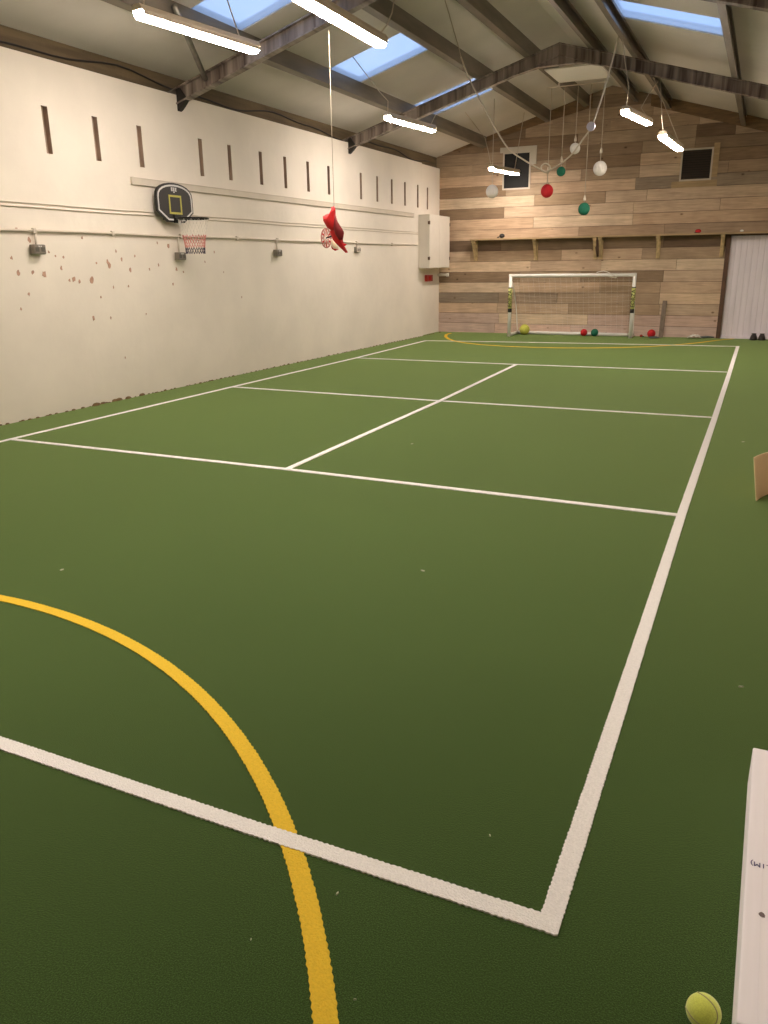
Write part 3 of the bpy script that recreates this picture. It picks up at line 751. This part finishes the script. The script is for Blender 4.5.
for (yy, zz, lb) in SO:
    t = thing('wall_socket', lb, 'socket', (XL, yy, zz), 0, 'double sockets on the white wall')
    b = MB(); b.box((XL-.004, yy-.072, zz-.045), (XL+.05, yy+.072, zz+.045)); b.build('back_box', M['grey_plastic'], t, bevel=.006)
    b = MB(); b.box((XL+.05, yy-.068, zz-.04), (XL+.058, yy+.068, zz+.04)); fp = b.build('face_plate', M['trunking'] if zz > 1.7 else M['grey_plastic'], t, bevel=.003); sub(fp)
    for s in (-1, 1):
        b = MB(); b.box((XL+.058, yy+s*.036-.022, zz-.022), (XL+.061, yy+s*.036+.022, zz+.02)); o = b.build('outlet', M['outlet'], t); o.parent = fp
        b = MB(); b.box((XL+.058, yy+s*.012-.007, zz+.022), (XL+.063, yy+s*.012+.007, zz+.034)); o = b.build('switch', M['board_white'], t); o.parent = fp
    b = MB(); b.tube([(XL+.014, yy, zz+.04), (XL+.014, yy, 1.81)], .011, 8); b.build('conduit_drop', M['trunking'], t)

# basketball hoop
hx = XL+.07; hy, hz = 7.89, 2.16
bh = thing('basketball_hoop', 'black basketball backboard with rim and net on white wall', 'basketball hoop', (XL, hy, hz))
def outl(s=0.):
    a, c = .325-s, .0
    pts = [(-.15+s*.4, 1.962+s), (.15-s*.4, 1.962+s), (a, 2.075+s*.5), (a, 2.235-s*.3)]
    for i in range(1, 12):
        th = PI*i/12; pts.append(((a)*math.cos(th)*(1 if True else 0), 2.235-s*.3+(.158-s*.7)*math.sin(th)**.8))
    pts += [(-a, 2.235-s*.3), (-a, 2.075+s*.5)]
    return [(hy+u, v) for u, v in pts]
pl = lambda u, v, d: (d, u, v)
b = MB(); b.prism(outl(), hx, hx+.03, pl); bb = sub(b.build('backboard', M['black_board'], bh, bevel=.004))
b = MB(); b.ring(outl(.020), outl(.038), hx+.029, hx+.033, pl); o = b.build('border', M['board_white'], bh); o.parent = bb; o['label'] = 'white border'
def rect(y0, y1, z0, z1): return [(y0, z0), (y1, z0), (y1, z1), (y0, z1)]
b = MB(); b.ring(rect(7.775, 8.0, 2.052, 2.26), rect(7.797, 7.978, 2.074, 2.238), hx+.029, hx+.034, pl); o = b.build('target_square', M['board_yellow'], bh); o.parent = bb; o['label'] = 'yellow target square'
b = MB()
for k in range(3):
    y0 = 7.832+k*.035
    b.box((hx+.029, y0, 2.302), (hx+.033, y0+.009, 2.342)); b.box((hx+.029, y0+.009, 2.332), (hx+.033, y0+.026, 2.342)); b.box((hx+.029, y0+.009, 2.302), (hx+.033, y0+.026, 2.312)); b.box((hx+.029, y0+.009, 2.317), (hx+.033, y0+.022, 2.327))
b.box((hx+.029, 7.868, 2.286), (hx+.033, 7.892, 2.297))
o = b.build('logo', M['board_white'], bh); o.parent = bb; o['label'] = 'small white block lettering'
b = MB(); b.box((XL-.003, hy-.12, 1.99), (hx, hy+.12, 2.33)); b.build('wall_mount', M['black_metal'], bh)
b = MB(); b.box((hx+.03, hy-.055, 1.955), (hx+.045, hy+.075, 2.05)); b.box((hx+.04, hy-.05, 1.99), (hx+.12, hy+.05, 2.006)); b.build('rim_bracket', M['black_metal'], bh, bevel=.003)
b = MB(); b.box((hx+.045, hy-.0, 1.94), (hx+.06, hy+.04, 2.0)); o = b.build('spring_cover', M['board_white'], bh, bevel=.004)
rc = (hx+.265, hy-.0, 1.998); RR = .178
b = MB(); b.tube([(rc[0]+RR*math.cos(2*PI*i/36), rc[1]+RR*math.sin(2*PI*i/36), rc[2]) for i in range(36)], .0095, 8, closed=True); b.build('rim', M['black_metal'], bh)
b = MB(); nn = 12; lev = [(RR*.97, 0), (RR*.86, -.09), (RR*.76, -.18), (RR*.68, -.25), (RR*.63, -.32), (RR*.62, -.39)]
for k in range(len(lev)-1):
    b.m = 0 if k < 2 else (1 if k < 4 else 2)
    for i in range(nn):
        for s in (-1, 1):
            a0 = 2*PI*(i+.5*(k % 2))/nn; a1 = a0+s*PI/nn
            p = (rc[0]+lev[k][0]*math.cos(a0), rc[1]+lev[k][0]*math.sin(a0), rc[2]+lev[k][1])
            q = (rc[0]+lev[k+1][0]*math.cos(a1), rc[1]+lev[k+1][0]*math.sin(a1), rc[2]+lev[k+1][1])
            b.tube([p, q], .002 if k < 2 else .004, 5)
b.build('net', [M['net_white'], M['net_red'], M['net_blue']], bh)['label'] = 'white, red and dark cord net'

# wall cabinet
cb = thing('wall_cabinet', 'white double-door wall cabinet in the far left corner', 'cabinet', (XL, 16.1, 1.37))
CX = XL+.245; c0, c1, d0, d1 = 15.53, 16.68, 1.37, 2.40
b = MB(); b.box((XL-.05, c0, d0), (CX-.02, c1, d1)); b.build('body', M['white_paint'], cb, bevel=.004)
mid = 16.08
for k, (y0, y1) in enumerate(((c0-.004, mid-.003), (mid+.003, c1+.004))):
    b = MB(); b.box((CX-.02, y0, d0+.004), (CX, y1, d1-.004)); dd_ = sub(b.build('door', M['white_paint'], cb, bevel=.003))
    hyy = y0+.0 if k == 0 else y1
    for zz in (d0+.19, d1-.16):
        b = MB(); b.box((CX-.03, hyy-.02, zz-.03), (CX+.006, hyy+.02, zz+.03)); b.tube([(CX+.004, hyy, zz-.035), (CX+.004, hyy, zz+.035)], .007, 8); o = b.build('hinge', M['hinge'], cb); o.parent = dd_; o['label'] = 'dark hinge'
# fire alarm box and small white pipe under it
fa = thing('fire_alarm', 'small red alarm box below the white corner cabinet', 'alarm', (XL, 16.2, 1.2))
b = MB(); ax = XL-.05; b.box((ax-.005, 16.0, 1.10), (ax+.06, 16.32, 1.23)); b.build('box', M['alarm'], fa, bevel=.01)
b = MB(); b.box((ax+.06, 16.08, 1.13), (ax+.064, 16.2, 1.2)); b.build('cover', M['red'], fa)
b = MB(); b.tube([(XL-.054, 16.78, 1.22), (XL+.17, 16.78, 1.22)], .03, 10); b.tube([(XL+.17, 16.78, 1.26), (XL+.17, 16.78, 1.18)], .032, 10)
tag(b.build('pipe_stub', M['white_paint']), 'short white pipe stub in the corner under the cabinet', 'pipe')

# ------------------------------------------------------------------ plank wall: vents, shelf
for k, (x0, x1, z0, z1) in enumerate(vents):
    t = thing('wall_vent', ['black vent opening in white frame behind the far left lamp', 'dark louvred vent in thin white frame on the right'][k], 'vent', ((x0+x1)/2, YF, z0), 0, 'wall vents')
    b = MB(); y1_ = YF-.03
    b.ring([(x0-.03, z0-.03), (x1+.03, z0-.03), (x1+.03, z1+.03), (x0-.03, z1+.03)], [(x0, z0), (x1, z0), (x1, z1), (x0, z1)], y1_, YF+.01, lambda u, v, d: (u, d, v))
    if k == 0:
        b.box((x0-.09, y1_-.01, z1+.02), (x1+.14, YF, z1+.12)); b.box((x1+.03, y1_, z1-.22), (x1+.14, YF, z1+.02))
    b.build('frame', M['vent_frame'], t)
    if k == 1:
        b = MB(); b.box((x1+.03, YF-.02, z0+.02), (x1+.13, YF, z1+.1)); b.box((x0-.16, YF-.02, z0-.14), (x1+.14, YF, z0-.03)); b.build('surround_board', M['shelf_timber'], t)
    b = MB(); b.box((x0, YF-.012, z0), (x1, YF-.004, z1)); b.build('back_plate', M['vent_black'], t)
    if k == 1:
        b = MB(); ns_ = 12
        for i in range(ns_):
            zz = z0+(i+.5)*(z1-z0)/ns_
            b.add([(x0, YF-.028, zz-.02), (x1, YF-.028, zz-.02), (x1, YF-.012, zz+.014), (x0, YF-.012, zz+.014), (x0, YF-.025, zz-.022), (x1, YF-.025, zz-.022), (x1, YF-.010, zz+.012), (x0, YF-.010, zz+.012)], [(0, 1, 2, 3), (7, 6, 5, 4), (0, 4, 5, 1), (2, 6, 7, 3), (1, 5, 6, 2), (0, 3, 7, 4)])
        b.build('louvre', mat('louvre_dark', (58, 48, 40), .6), t)

SHZ = 1.925; SD = .27
sh = thing('wall_shelf', 'long plank shelf on timber brackets across plank wall', 'shelf', (-3.2, YF, SHZ))
xs0 = -5.72
b = MB(); b.box((xs0, YF-SD, SHZ-.018), (XR_-.02, YF-.004, SHZ+.014)); b.build('shelf_board', M['shelf_timber'], sh, bevel=.003)
for pxx in (473.5, 534.5, 595, 600.5, 658.5, 723):
    xx = ony(pxx, 236, YF-.2).x
    b = MB(); hw = .036
    b.box((xx-hw, YF-.04, SHZ-.43), (xx+hw, YF-.004, SHZ-.018)); b.box((xx-hw, YF-SD+.03, SHZ-.06), (xx+hw, YF-.004, SHZ-.018))
    b.add([(xx+s*hw*.8, yy_, zz_) for s in (-1, 1) for yy_, zz_ in ((YF-SD+.04, SHZ-.06), (YF-SD+.085, SHZ-.06), (YF-.04, SHZ-.34), (YF-.04, SHZ-.40))], [(0, 1, 2, 3), (7, 6, 5, 4), (0, 4, 5, 1), (1, 5, 6, 2), (2, 6, 7, 3), (3, 7, 4, 0)])
    b.build('bracket', M['bracket'], sh)
def small(name, label, cat, parts, loc):
    t = thing(name, label, cat, loc)
    for nm, bm_, m in parts: bm_.build(nm, m, t)
p = ony(502, 234.5, YF-SD+.05); b = MB(); b.sphere((p.x, p.y, SHZ+.014+.045), .05, 14, 8, sq=(1.2, .9, .9)); b2 = MB(); b2.tube([(p.x-.06, p.y, SHZ+.04), (p.x-.1, p.y, SHZ+.03)], .012, 8)
small('small_ball', 'small black lump on the left part of the shelf', 'ornament', [('body', b, M['black_iron']), ('tail', b2, M['black_iron'])], (p.x, p.y, SHZ+.014))
p = ony(698.5, 228, YF-SD+.05); b = MB(); b.sphere((p.x, p.y, SHZ+.014+.034), .036, 14, 8, sq=(1.5, .9, .95)); b2 = MB(); b2.sphere((p.x-.02, p.y, SHZ+.02), .02, 8, 6, sq=(2.6, 1, .4))
small('small_ball', 'small red object on the right part of the shelf', 'ornament', [('body', b, M['red']), ('base', b2, M['black_iron'])], (p.x, p.y, SHZ+.014))
p = ony(742, 229.5, YF-SD+.06); b = MB(); b.sphere((p.x, p.y, SHZ+.014+.02), .022, 12, 8, sq=(1.6, 1, .9))
tag(b.build('pebble', M['rag_white']), 'tiny white pebble on the shelf above the ribbed door', 'ornament')
p = ony(597.8, 246, YF-.1); b = MB(); b.tube([(p.x, YF-.15, SHZ-.03), (p.x-.01, YF-.13, SHZ-.2), (p.x+.01, YF-.1, SHZ-.38)], [.03, .036, .02], 8)
tag(b.build('hanging_strap', M['dark_timber']), 'reddish brown strap hanging between the twin middle brackets', 'strap')

# ------------------------------------------------------------------ football goal
gl = onz(508.8, 336.4); gr = onz(629.9, 338.2); GH = 1.2; GY0, GY1 = gl.y, gr.y
gt = thing('football_goal', 'white plastic football goal with net before plank wall', 'football goal', ((gl.x+gr.x)/2, (GY0+GY1)/2, 0))
pr_ = .034; back = YF-.10
L0 = Vector((gl.x, GY0, 0)); Rr = Vector((gr.x, GY1, 0))
b = MB(); b.tube([L0+Vector((0, 0, pr_*.0)), L0+Vector((0, 0, GH))], pr_, 14); lp = sub(b.build('post', M['goal_white'], gt))
b = MB(); b.tube([Rr, Rr+Vector((0, 0, GH))], pr_, 14); rpst = sub(b.build('post', M['goal_white'], gt))
b = MB(); b.tube([L0+Vector((-pr_, 0, GH)), Rr+Vector((pr_, 0, GH))], pr_, 14); b.build('crossbar', M['goal_white'], gt)
for nm, P0 in (('base_bar', L0), ('base_bar', Rr)):
    b = MB(); b.tube([P0+Vector((0, -.02, pr_)), Vector((P0.x, back, pr_))], pr_, 12); b.build(nm, M['goal_white'], gt)
b = MB(); b.tube([(L0.x, back, pr_), (Rr.x, back, pr_)], pr_, 12); b.build('back_base_bar', M['goal_white'], gt)
for nm, P0 in (('net_stay', L0), ('net_stay', Rr)):
    b = MB(); b.tube(bez([P0+Vector((.0, 0, GH-.02)), P0+Vector((0, (back-P0.y)*.35, GH*.80)), P0+Vector((0, (back-P0.y)*.75, GH*.45)), Vector((P0.x, back, .05))]), .011, 8); b.build(nm, M['goal_white'], gt)
# net: back/top curtain plus sides
b = MB(); NX, NZ = 22, 12
def netp(u, v):  # u across, v from crossbar down the back
    P0 = L0.lerp(Rr, u); P0.z = 0
    y = P0.y+(back-P0.y)*(v**.8); z = GH*(1-v)+.03*v
    sag = .05*math.sin(PI*u)*math.sin(PI*v)
    return Vector((P0.x, y-sag*.3, z-sag))
for i in range(NX+1): b.tube([netp(i/NX, k/NZ) for k in range(NZ+1)], .0009, 4, caps=False)
for k in range(1, NZ+1): b.tube([netp(i/NX, k/NZ) for i in range(NX+1)], .0009, 4, caps=False)
for u_ in (0., 1.):
    for k in range(1, NZ):
        q = netp(u_, k/NZ); P0 = L0.lerp(Rr, u_); b.tube([(P0.x, P0.y, q.z), q], .0009, 4, caps=False)
    for j in range(1, 5):
        y = (L0.lerp(Rr, u_).y)+(back-L0.lerp(Rr, u_).y)*j/5
        vv = (j/5)**1.25; q = netp(u_, vv); b.tube([(q.x, y, .04), q], .0009, 4, caps=False)
b.build('net', M['net_white'], gt)
b = MB(); q0 = netp(.72, .0); b.tube(bez([netp(.70, .0)+Vector((0, -.02, .05)), netp(.76, 0)+Vector((0, -.03, .075)), netp(.82, 0)+Vector((0, -.04, .02)), netp(.86, 0)+Vector((0, -.04, -.05)), netp(.80, 0)+Vector((0, -.045, -.03))]), .008, 6); b.build('net_tie', M['net_white'], gt)
def text_obj(name, body, size, m, parent, Mw, ext=.0008):
    cu = bpy.data.curves.new(name, 'FONT'); cu.body = body; cu.size = size; cu.align_x = 'CENTER'; cu.align_y = 'CENTER'; cu.extrude = ext
    tmp = bpy.data.objects.new('tmp', cu); COL.objects.link(tmp)
    dg = bpy.context.evaluated_depsgraph_get(); me = bpy.data.meshes.new_from_object(tmp.evaluated_get(dg))
    COL.objects.unlink(tmp); bpy.data.objects.remove(tmp)
    me.transform(Matrix.LocRotScale(parent['_l'], Matrix.Rotation(parent['_r'], 3, 'Z').to_quaternion(), None).inverted() @ Mw)
    me.materials.clear(); me.materials.append(m)
    o = bpy.data.objects.new(name, me); COL.objects.link(o); o.parent = parent; return o
for P0, pst in ((L0, lp), (Rr, rpst)):
    b = MB(); b.tube([P0+Vector((0, 0, .50)), P0+Vector((0, 0, .96))], pr_+.004, 14); o = b.build('sleeve', M['sleeve'], gt); o.parent = pst; o['label'] = 'yellow green sleeve with black lettering'
    for (za_, zb_) in ((.485, .56), (.955, .975)):
        b = MB(); b.tube([P0+Vector((0, 0, za_)), P0+Vector((0, 0, zb_))], pr_+.006, 14); o = b.build('sleeve_band', M['ink'], gt); o.parent = pst; o['label'] = 'black band at the end of the sleeve'
    dirc = (Vector((0, 0, P0.z))-P0); ang = math.atan2(-P0.x-0, -P0.y)  # face the court
    rotv = Matrix.Rotation(PI/2, 4, 'X')
    Mw = Matrix.Translation(P0+Vector((.008, -pr_-.0065, .76))) @ rotv @ Matrix.Rotation(PI/2, 4, 'Z')
    o = text_obj('lettering', 'FORZA', .105, M['ink'], gt, Mw, .002); o.parent = pst

# balls around the goal
def floor_ball(x, y, r, m, label, lobes):
    c = Vector((x, y, r)); t = thing('play_ball', label, 'ball', (x, y, 0), 0, 'balls at the goal')
    b = MB(); b.sphere(c, r, 72 if lobes else 28, 16, 24 if lobes else 0, .06); b.build('ball', m, t)
    b = MB(); b.tube([(x+r*1.003*math.cos(a)*math.cos(.4), y+r*1.003*math.cos(a)*math.sin(.4), r+r*1.003*math.sin(a)) for a in [2*PI*i/32 for i in range(32)]], r*.02, 5, closed=True); b.build('seam', m, t)
p = onz(524.3, 334.7); floor_ball(p.x, min(p.y, back-.16), .105, M['ball_yellow'], 'large yellow foam ball in the left of the goal', False)
p = ony(584, 331, back-.12); floor_ball(p.x, back-.12, .07, M['red'], 'red ball on the floor inside the goal', True)
p = ony(594.7, 331, back-.13); floor_ball(p.x, back-.13, .074, M['green'], 'green ball on the floor inside the goal', True)
p = ony(651.3, 334, YF-.22); floor_ball(p.x, p.y, .078, M['red'], 'red ball on the floor right of the goal', True)
# small leftover thing by right post
p = ony(641.3, 335, YF-.15); b = MB(); b.sphere((p.x, p.y, .026), .03, 10, 6, sq=(1, .8, .85)); b2 = MB(); b2.sphere((p.x+.035, p.y, .012), .014, 8, 5, sq=(1.8, 1, .8))
small('small_toy', 'tiny brownish red lump beside right goal post', 'toy', [('body', b, M['alarm']), ('tail', b2, M['green'])], (p.x, p.y, 0))
# weathered board leaning against wall
p = ony(661, 336, YF-.12)
b = MB(); bx = p.x; b.add([(bx-.046, YF-.16, 0), (bx+.04, YF-.16, 0), (bx+.046, YF-.035, .70), (bx-.036, YF-.035, .70), (bx-.046, YF-.13, 0), (bx+.04, YF-.13, 0), (bx+.046, YF-.007, .70), (bx-.036, YF-.007, .70)], [(0, 1, 2, 3), (7, 6, 5, 4), (0, 4, 5, 1), (1, 5, 6, 2), (2, 6, 7, 3), (3, 7, 4, 0)])
tag(b.build('leaning_board', M['bat'], bevel=.004), 'narrow grey board leaning on plank wall right of goal', 'board')
p = onz(654, 338.4); b = MB(); b.sphere((p.x, p.y, .02), .09, 14, 6, sq=(1.2, .7, .22)); tag(b.build('plastic_bag', M['rag_grey']), 'small crumpled grey bag before the leaning board', 'bag')
# rag and racket-like thing near the dark post
p0, p1 = Vector((ony(687, 338, 16.64).x, 16.64, 0)), Vector((ony(714, 337, 16.70).x, 16.70, 0))
rg = thing('crumpled_rag', 'crumpled white and grey rag on turf near door post', 'rag', (p0.x, p0.y, 0))
b = MB(); vs = []; fs = []
nu, nv = 14, 6
for i in range(nu):
    for j in range(nv):
        q = p0.lerp(p1, i/(nu-1)*.6)+Vector((0, (j/(nv-1)-.5)*.26*math.sin(PI*(i+1)/(nu+1)), 0))
        vs.append((q.x, q.y, .014+.085*(.35+.65*abs(math.sin(i*.8+j*.9)))*math.sin(PI*(i+.5)/nu)*(1-.45*i/nu)))
for i in range(nu-1):
    for j in range(nv-1): fs.append((i*nv+j, (i+1)*nv+j, (i+1)*nv+j+1, i*nv+j+1))
b.smooth = True; b.add(vs, fs); o = b.build('white_cloth', M['rag_white'], rg); md = o.modifiers.new('thick', 'SOLIDIFY'); md.thickness = .01
b = MB(); q0 = p0.lerp(p1, .5); b.tube([q0+Vector((0, -.05, .03)), p0.lerp(p1, .75)+Vector((0, -.03, .035)), p1+Vector((0, 0, .03))], [.016, .02, .011], 8); b.build('grey_roll', M['rag_grey'], rg)

# shoes in front of the white door
for k, (pxx, lb) in enumerate(((753.8, 'left dark shoe of the pair by the ribbed door'), (762.2, 'right dark shoe of the pair by the ribbed door'))):
    q = onz(pxx, 338.2); x = ony(pxx, 335, 16.68).x; y = 16.69
    t = thing('shoe', lb, 'shoe', (x, y, 0), 0, 'dark shoes by the door')
    sole = []
    for i in range(20):
        a = 2*PI*i/20; sole.append((x+.066*math.cos(a)*(1+.05*math.sin(a)), y+.135*math.sin(a)))
    b = MB(); b.prism(sole, .0, .022, lambda u, v, d: (u, v, d)); b.build('sole', M['shoe_sole'], t)
    b = MB(); rings = [(-.125, .035, .035), (-.10, .056, .055), (-.04, .062, .07), (.02, .062, .088), (.08, .060, .092), (.12, .04, .07)]
    vs = []; K = 10
    for (dy, wd, ht) in rings:
        for i in range(K):
            a = PI*i/(K-1); vs.append((x+wd*math.cos(a), y-dy*-1*1.0 if False else y+dy, .02+ht*math.sin(a)))
    fs = [(r*K+i, r*K+i+1, (r+1)*K+i+1, (r+1)*K+i) for r in range(len(rings)-1) for i in range(K-1)]
    fs += [tuple(range(K)), tuple((len(rings)-1)*K+i for i in range(K))[::-1]]
    b.smooth = True; b.add(vs, fs); b.build('upper', M['shoe'], t)
    b = MB(); b.tube([(x+.036*math.cos(2*PI*i/14), y+.06+.04*math.sin(2*PI*i/14), .106) for i in range(14)], .008, 6, closed=True); b.build('collar', M['shoe_sole'], t)

# ------------------------------------------------------------------ cartons at the right edge
BZ = .125
a0 = onz(753, 747, BZ); a1 = onz(736.5, 1022, BZ)
far_dir = (onz(768, 750.2, BZ)-a0); far_dir.z = 0; far_dir.normalize()
wid = .335
cw = thing('flat_carton', 'long white cardboard carton lying on turf by tennis ball', 'carton', (a0.x+.15, (a0.y+a1.y)/2, 0))
b = MB()
c1_, c2_ = a0+far_dir*wid, a1+far_dir*wid
quad = [a1, c2_, c1_, a0]
vs = [(q.x, q.y, .0) for q in quad]+[(q.x, q.y, BZ) for q in quad]
b.add(vs, [(3, 2, 1, 0), (4, 5, 6, 7), (0, 1, 5, 4), (1, 2, 6, 5), (2, 3, 7, 6), (3, 0, 4, 7)])
o = b.build('body', M['carton'], cw, bevel=.004)
b = MB(); dn = (a1-a0).normalized(); rt = far_dir
for s0 in (.035,):
    q0 = a0+rt*s0+dn*.03; q1 = a1+rt*s0-dn*.01
    b.tube([q0+Vector((0, 0, .0005)), q1-Vector((0, 0, .0002))], .0009, 5)
b.build('crease', M['carton'], cw)
tp = onz(761.6, 865.4, BZ+.0015)
ang = math.atan2(rt.y, rt.x)
o = text_obj('printed_text', '6.1M)', .021, M['blue_ink'], cw, Matrix.Translation(tp) @ Matrix.Rotation(ang+PI, 4, 'Z'), .0004); o['label'] = 'upside-down blue printed text'
mk = onz(762, 915, BZ); b = MB(); b.prism([(mk.x+.006*math.cos(2*PI*i/10)*random.uniform(.7, 1.2), mk.y+.008*math.sin(2*PI*i/10)*random.uniform(.7, 1.2)) for i in range(10)], BZ-.001, BZ+.001, lambda u, v, d: (u, v, d)); b.build('smudge', M['grey_mark'], cw)['label'] = 'small grey smudge'

# brown cardboard box lying on its side at the right edge, one flap swung out
q0 = onz(755.5, 501); q1 = onz(768.4, 493.6); HB = .288
bx_ = thing('cardboard_box', 'brown cardboard box on its side, flap swung out over turf', 'box', (q0.x, q0.y, 0))
b = MB(); rows = []
tp0 = ony(753.4, 456.5, q0.y)
for k in range(7):
    t_ = k/6; P = q0.lerp(q1, t_); P = Vector((P.x, P.y, 0)); n_ = Vector((.006, -.002, 0))
    lx = (tp0.x-q0.x)*(1-t_)
    bow = -.006*math.sin(PI*t_)
    top_z = HB-.01*(1-t_)**4
    rows += [(P.x+bow, P.y, .002), (P.x+n_.x+bow, P.y+n_.y, .002), (P.x+n_.x+lx+bow, P.y+n_.y, top_z), (P.x+lx+bow, P.y, top_z)]
fs = [(0, 1, 2, 3), (27, 26, 25, 24)]+[(4*k+a, 4*k+(a+1) % 4, 4*k+4+(a+1) % 4, 4*k+4+a) for k in range(6) for a in range(4)]
b.m = 0; b.add(rows, fs); b.mi[0] = 1; b.build('flap', [M['cardboard'], M['card_edge']], bx_)
x0, x1, y0, y1 = q1.x, .478, q1.y, q1.y+.34; th = .006
for nm, A, B in (('side_panel', (x0, y0, 0), (x0+th, y1, HB)), ('side_panel', (x1-th, y0, 0), (x1, y1, HB)), ('base_panel', (x0+th, y0, 0), (x1-th, y1, th)), ('top_panel', (x0+th, y0, HB-th), (x1-th, y1, HB)), ('back_panel', (x0+th, y1-th, th), (x1-th, y1, HB-th))):
    b = MB(); b.box(A, B); b.build(nm, M['cardboard'], bx_)

# tennis ball
tr = .0335; tp = onz(703.5, 1011.5, tr); tb = thing('tennis_ball', 'yellow green tennis ball on turf beside white carton', 'tennis ball', (tp.x, tp.y, 0))
b = MB(); b.sphere((tp.x, tp.y, tr), tr, 36, 24); b.build('felt', M['felt'], tb)
pts = []
for i in range(80):
    t_ = 2*PI*i/80; a_ = .44; bb_ = .56
    x = a_*math.cos(t_)+bb_*math.cos(3*t_)*.0+0
    # classic seam curve
    A_ = PI/2-(PI/2-.44)*math.cos(t_); lo = t_/2+ .44*math.sin(2*t_)
    v = Vector((math.sin(A_)*math.cos(2*lo/1), math.sin(A_)*math.sin(2*lo/1), math.cos(A_)))
    pts.append(v)
# tennis seam: x=cos t + b cos 3t ; y=sin t - b sin 3t ; z=c sin 2t
pts = []
for i in range(96):
    t_ = 2*PI*i/96; v = Vector((math.cos(t_)+.3*math.cos(3*t_), math.sin(t_)-.3*math.sin(3*t_), 1.05*math.sin(2*t_))); v.normalize(); pts.append(v)
Rm = Matrix.Rotation(math.radians(80), 3, FW) @ Matrix.Rotation(math.radians(35), 3, 'X') @ Matrix.Rotation(math.radians(20), 3, 'Z') @ Matrix.Rotation(math.radians(50), 3, 'Y')
b = MB(); b.tube([Vector((tp.x, tp.y, tr))+(Rm @ v)*tr*1.0 for v in pts], .0014, 6, closed=True); b.build('seam', M['seam'], tb)['label'] = 'greyish curved seam'

# small scraps on the turf
SCR = [(423, 571, 'tiny pale scrap in mid court below the service line', 1.6), (62, 570, 'tiny pale scrap above the near yellow arc', 1.4), (741, 687, 'tiny pale scrap right of the long sideline', 1.4), (337.5, 894, 'short straw scrap right of the yellow arc', 1.6), (355, 1000, 'tiny speck beside the near end of the yellow arc', 1), (490, 836, 'tiny speck near baseline corner inside the court', 1), (743, 442, 'tiny pale speck above the brown cardboard box', 1), (412, 444, 'tiny pale speck between centre line and right sideline', 1), (251, 940, 'tiny speck left of the near yellow arc end', .8)]
for (sx, sy_, lb, s) in SCR:
    p = onz(sx, sy_); r = p.length*.0014*s
    b = MB(); a = random.uniform(0, PI); k = 7
    b.prism([(p.x+r*(math.cos(2*PI*i/k)*1.8*math.cos(a)-math.sin(2*PI*i/k)*.6*math.sin(a))*random.uniform(.7, 1.1), p.y+r*(math.cos(2*PI*i/k)*1.8*math.sin(a)+math.sin(2*PI*i/k)*.6*math.cos(a))*random.uniform(.7, 1.1)) for i in range(k)], .0, .004, lambda u, v, d: (u, v, d))
    tag(b.build('paper_scrap', M['scrap']), lb, 'scrap', 'scraps on the turf')

for o in list(bpy.data.objects):
    for k in ('_l', '_r'):
        if k in o: del o[k]

# ------------------------------------------------------------------ view
vs_ = SC.view_settings; vs_.view_transform = 'Standard'; vs_.look = 'None'; vs_.exposure = 0.; vs_.gamma = 1; vs_.use_curve_mapping = False
SC.cycles.use_denoising = True
SC.cycles.max_bounces = 8; SC.cycles.diffuse_bounces = 5
SC.cycles.sample_clamp_indirect = 8
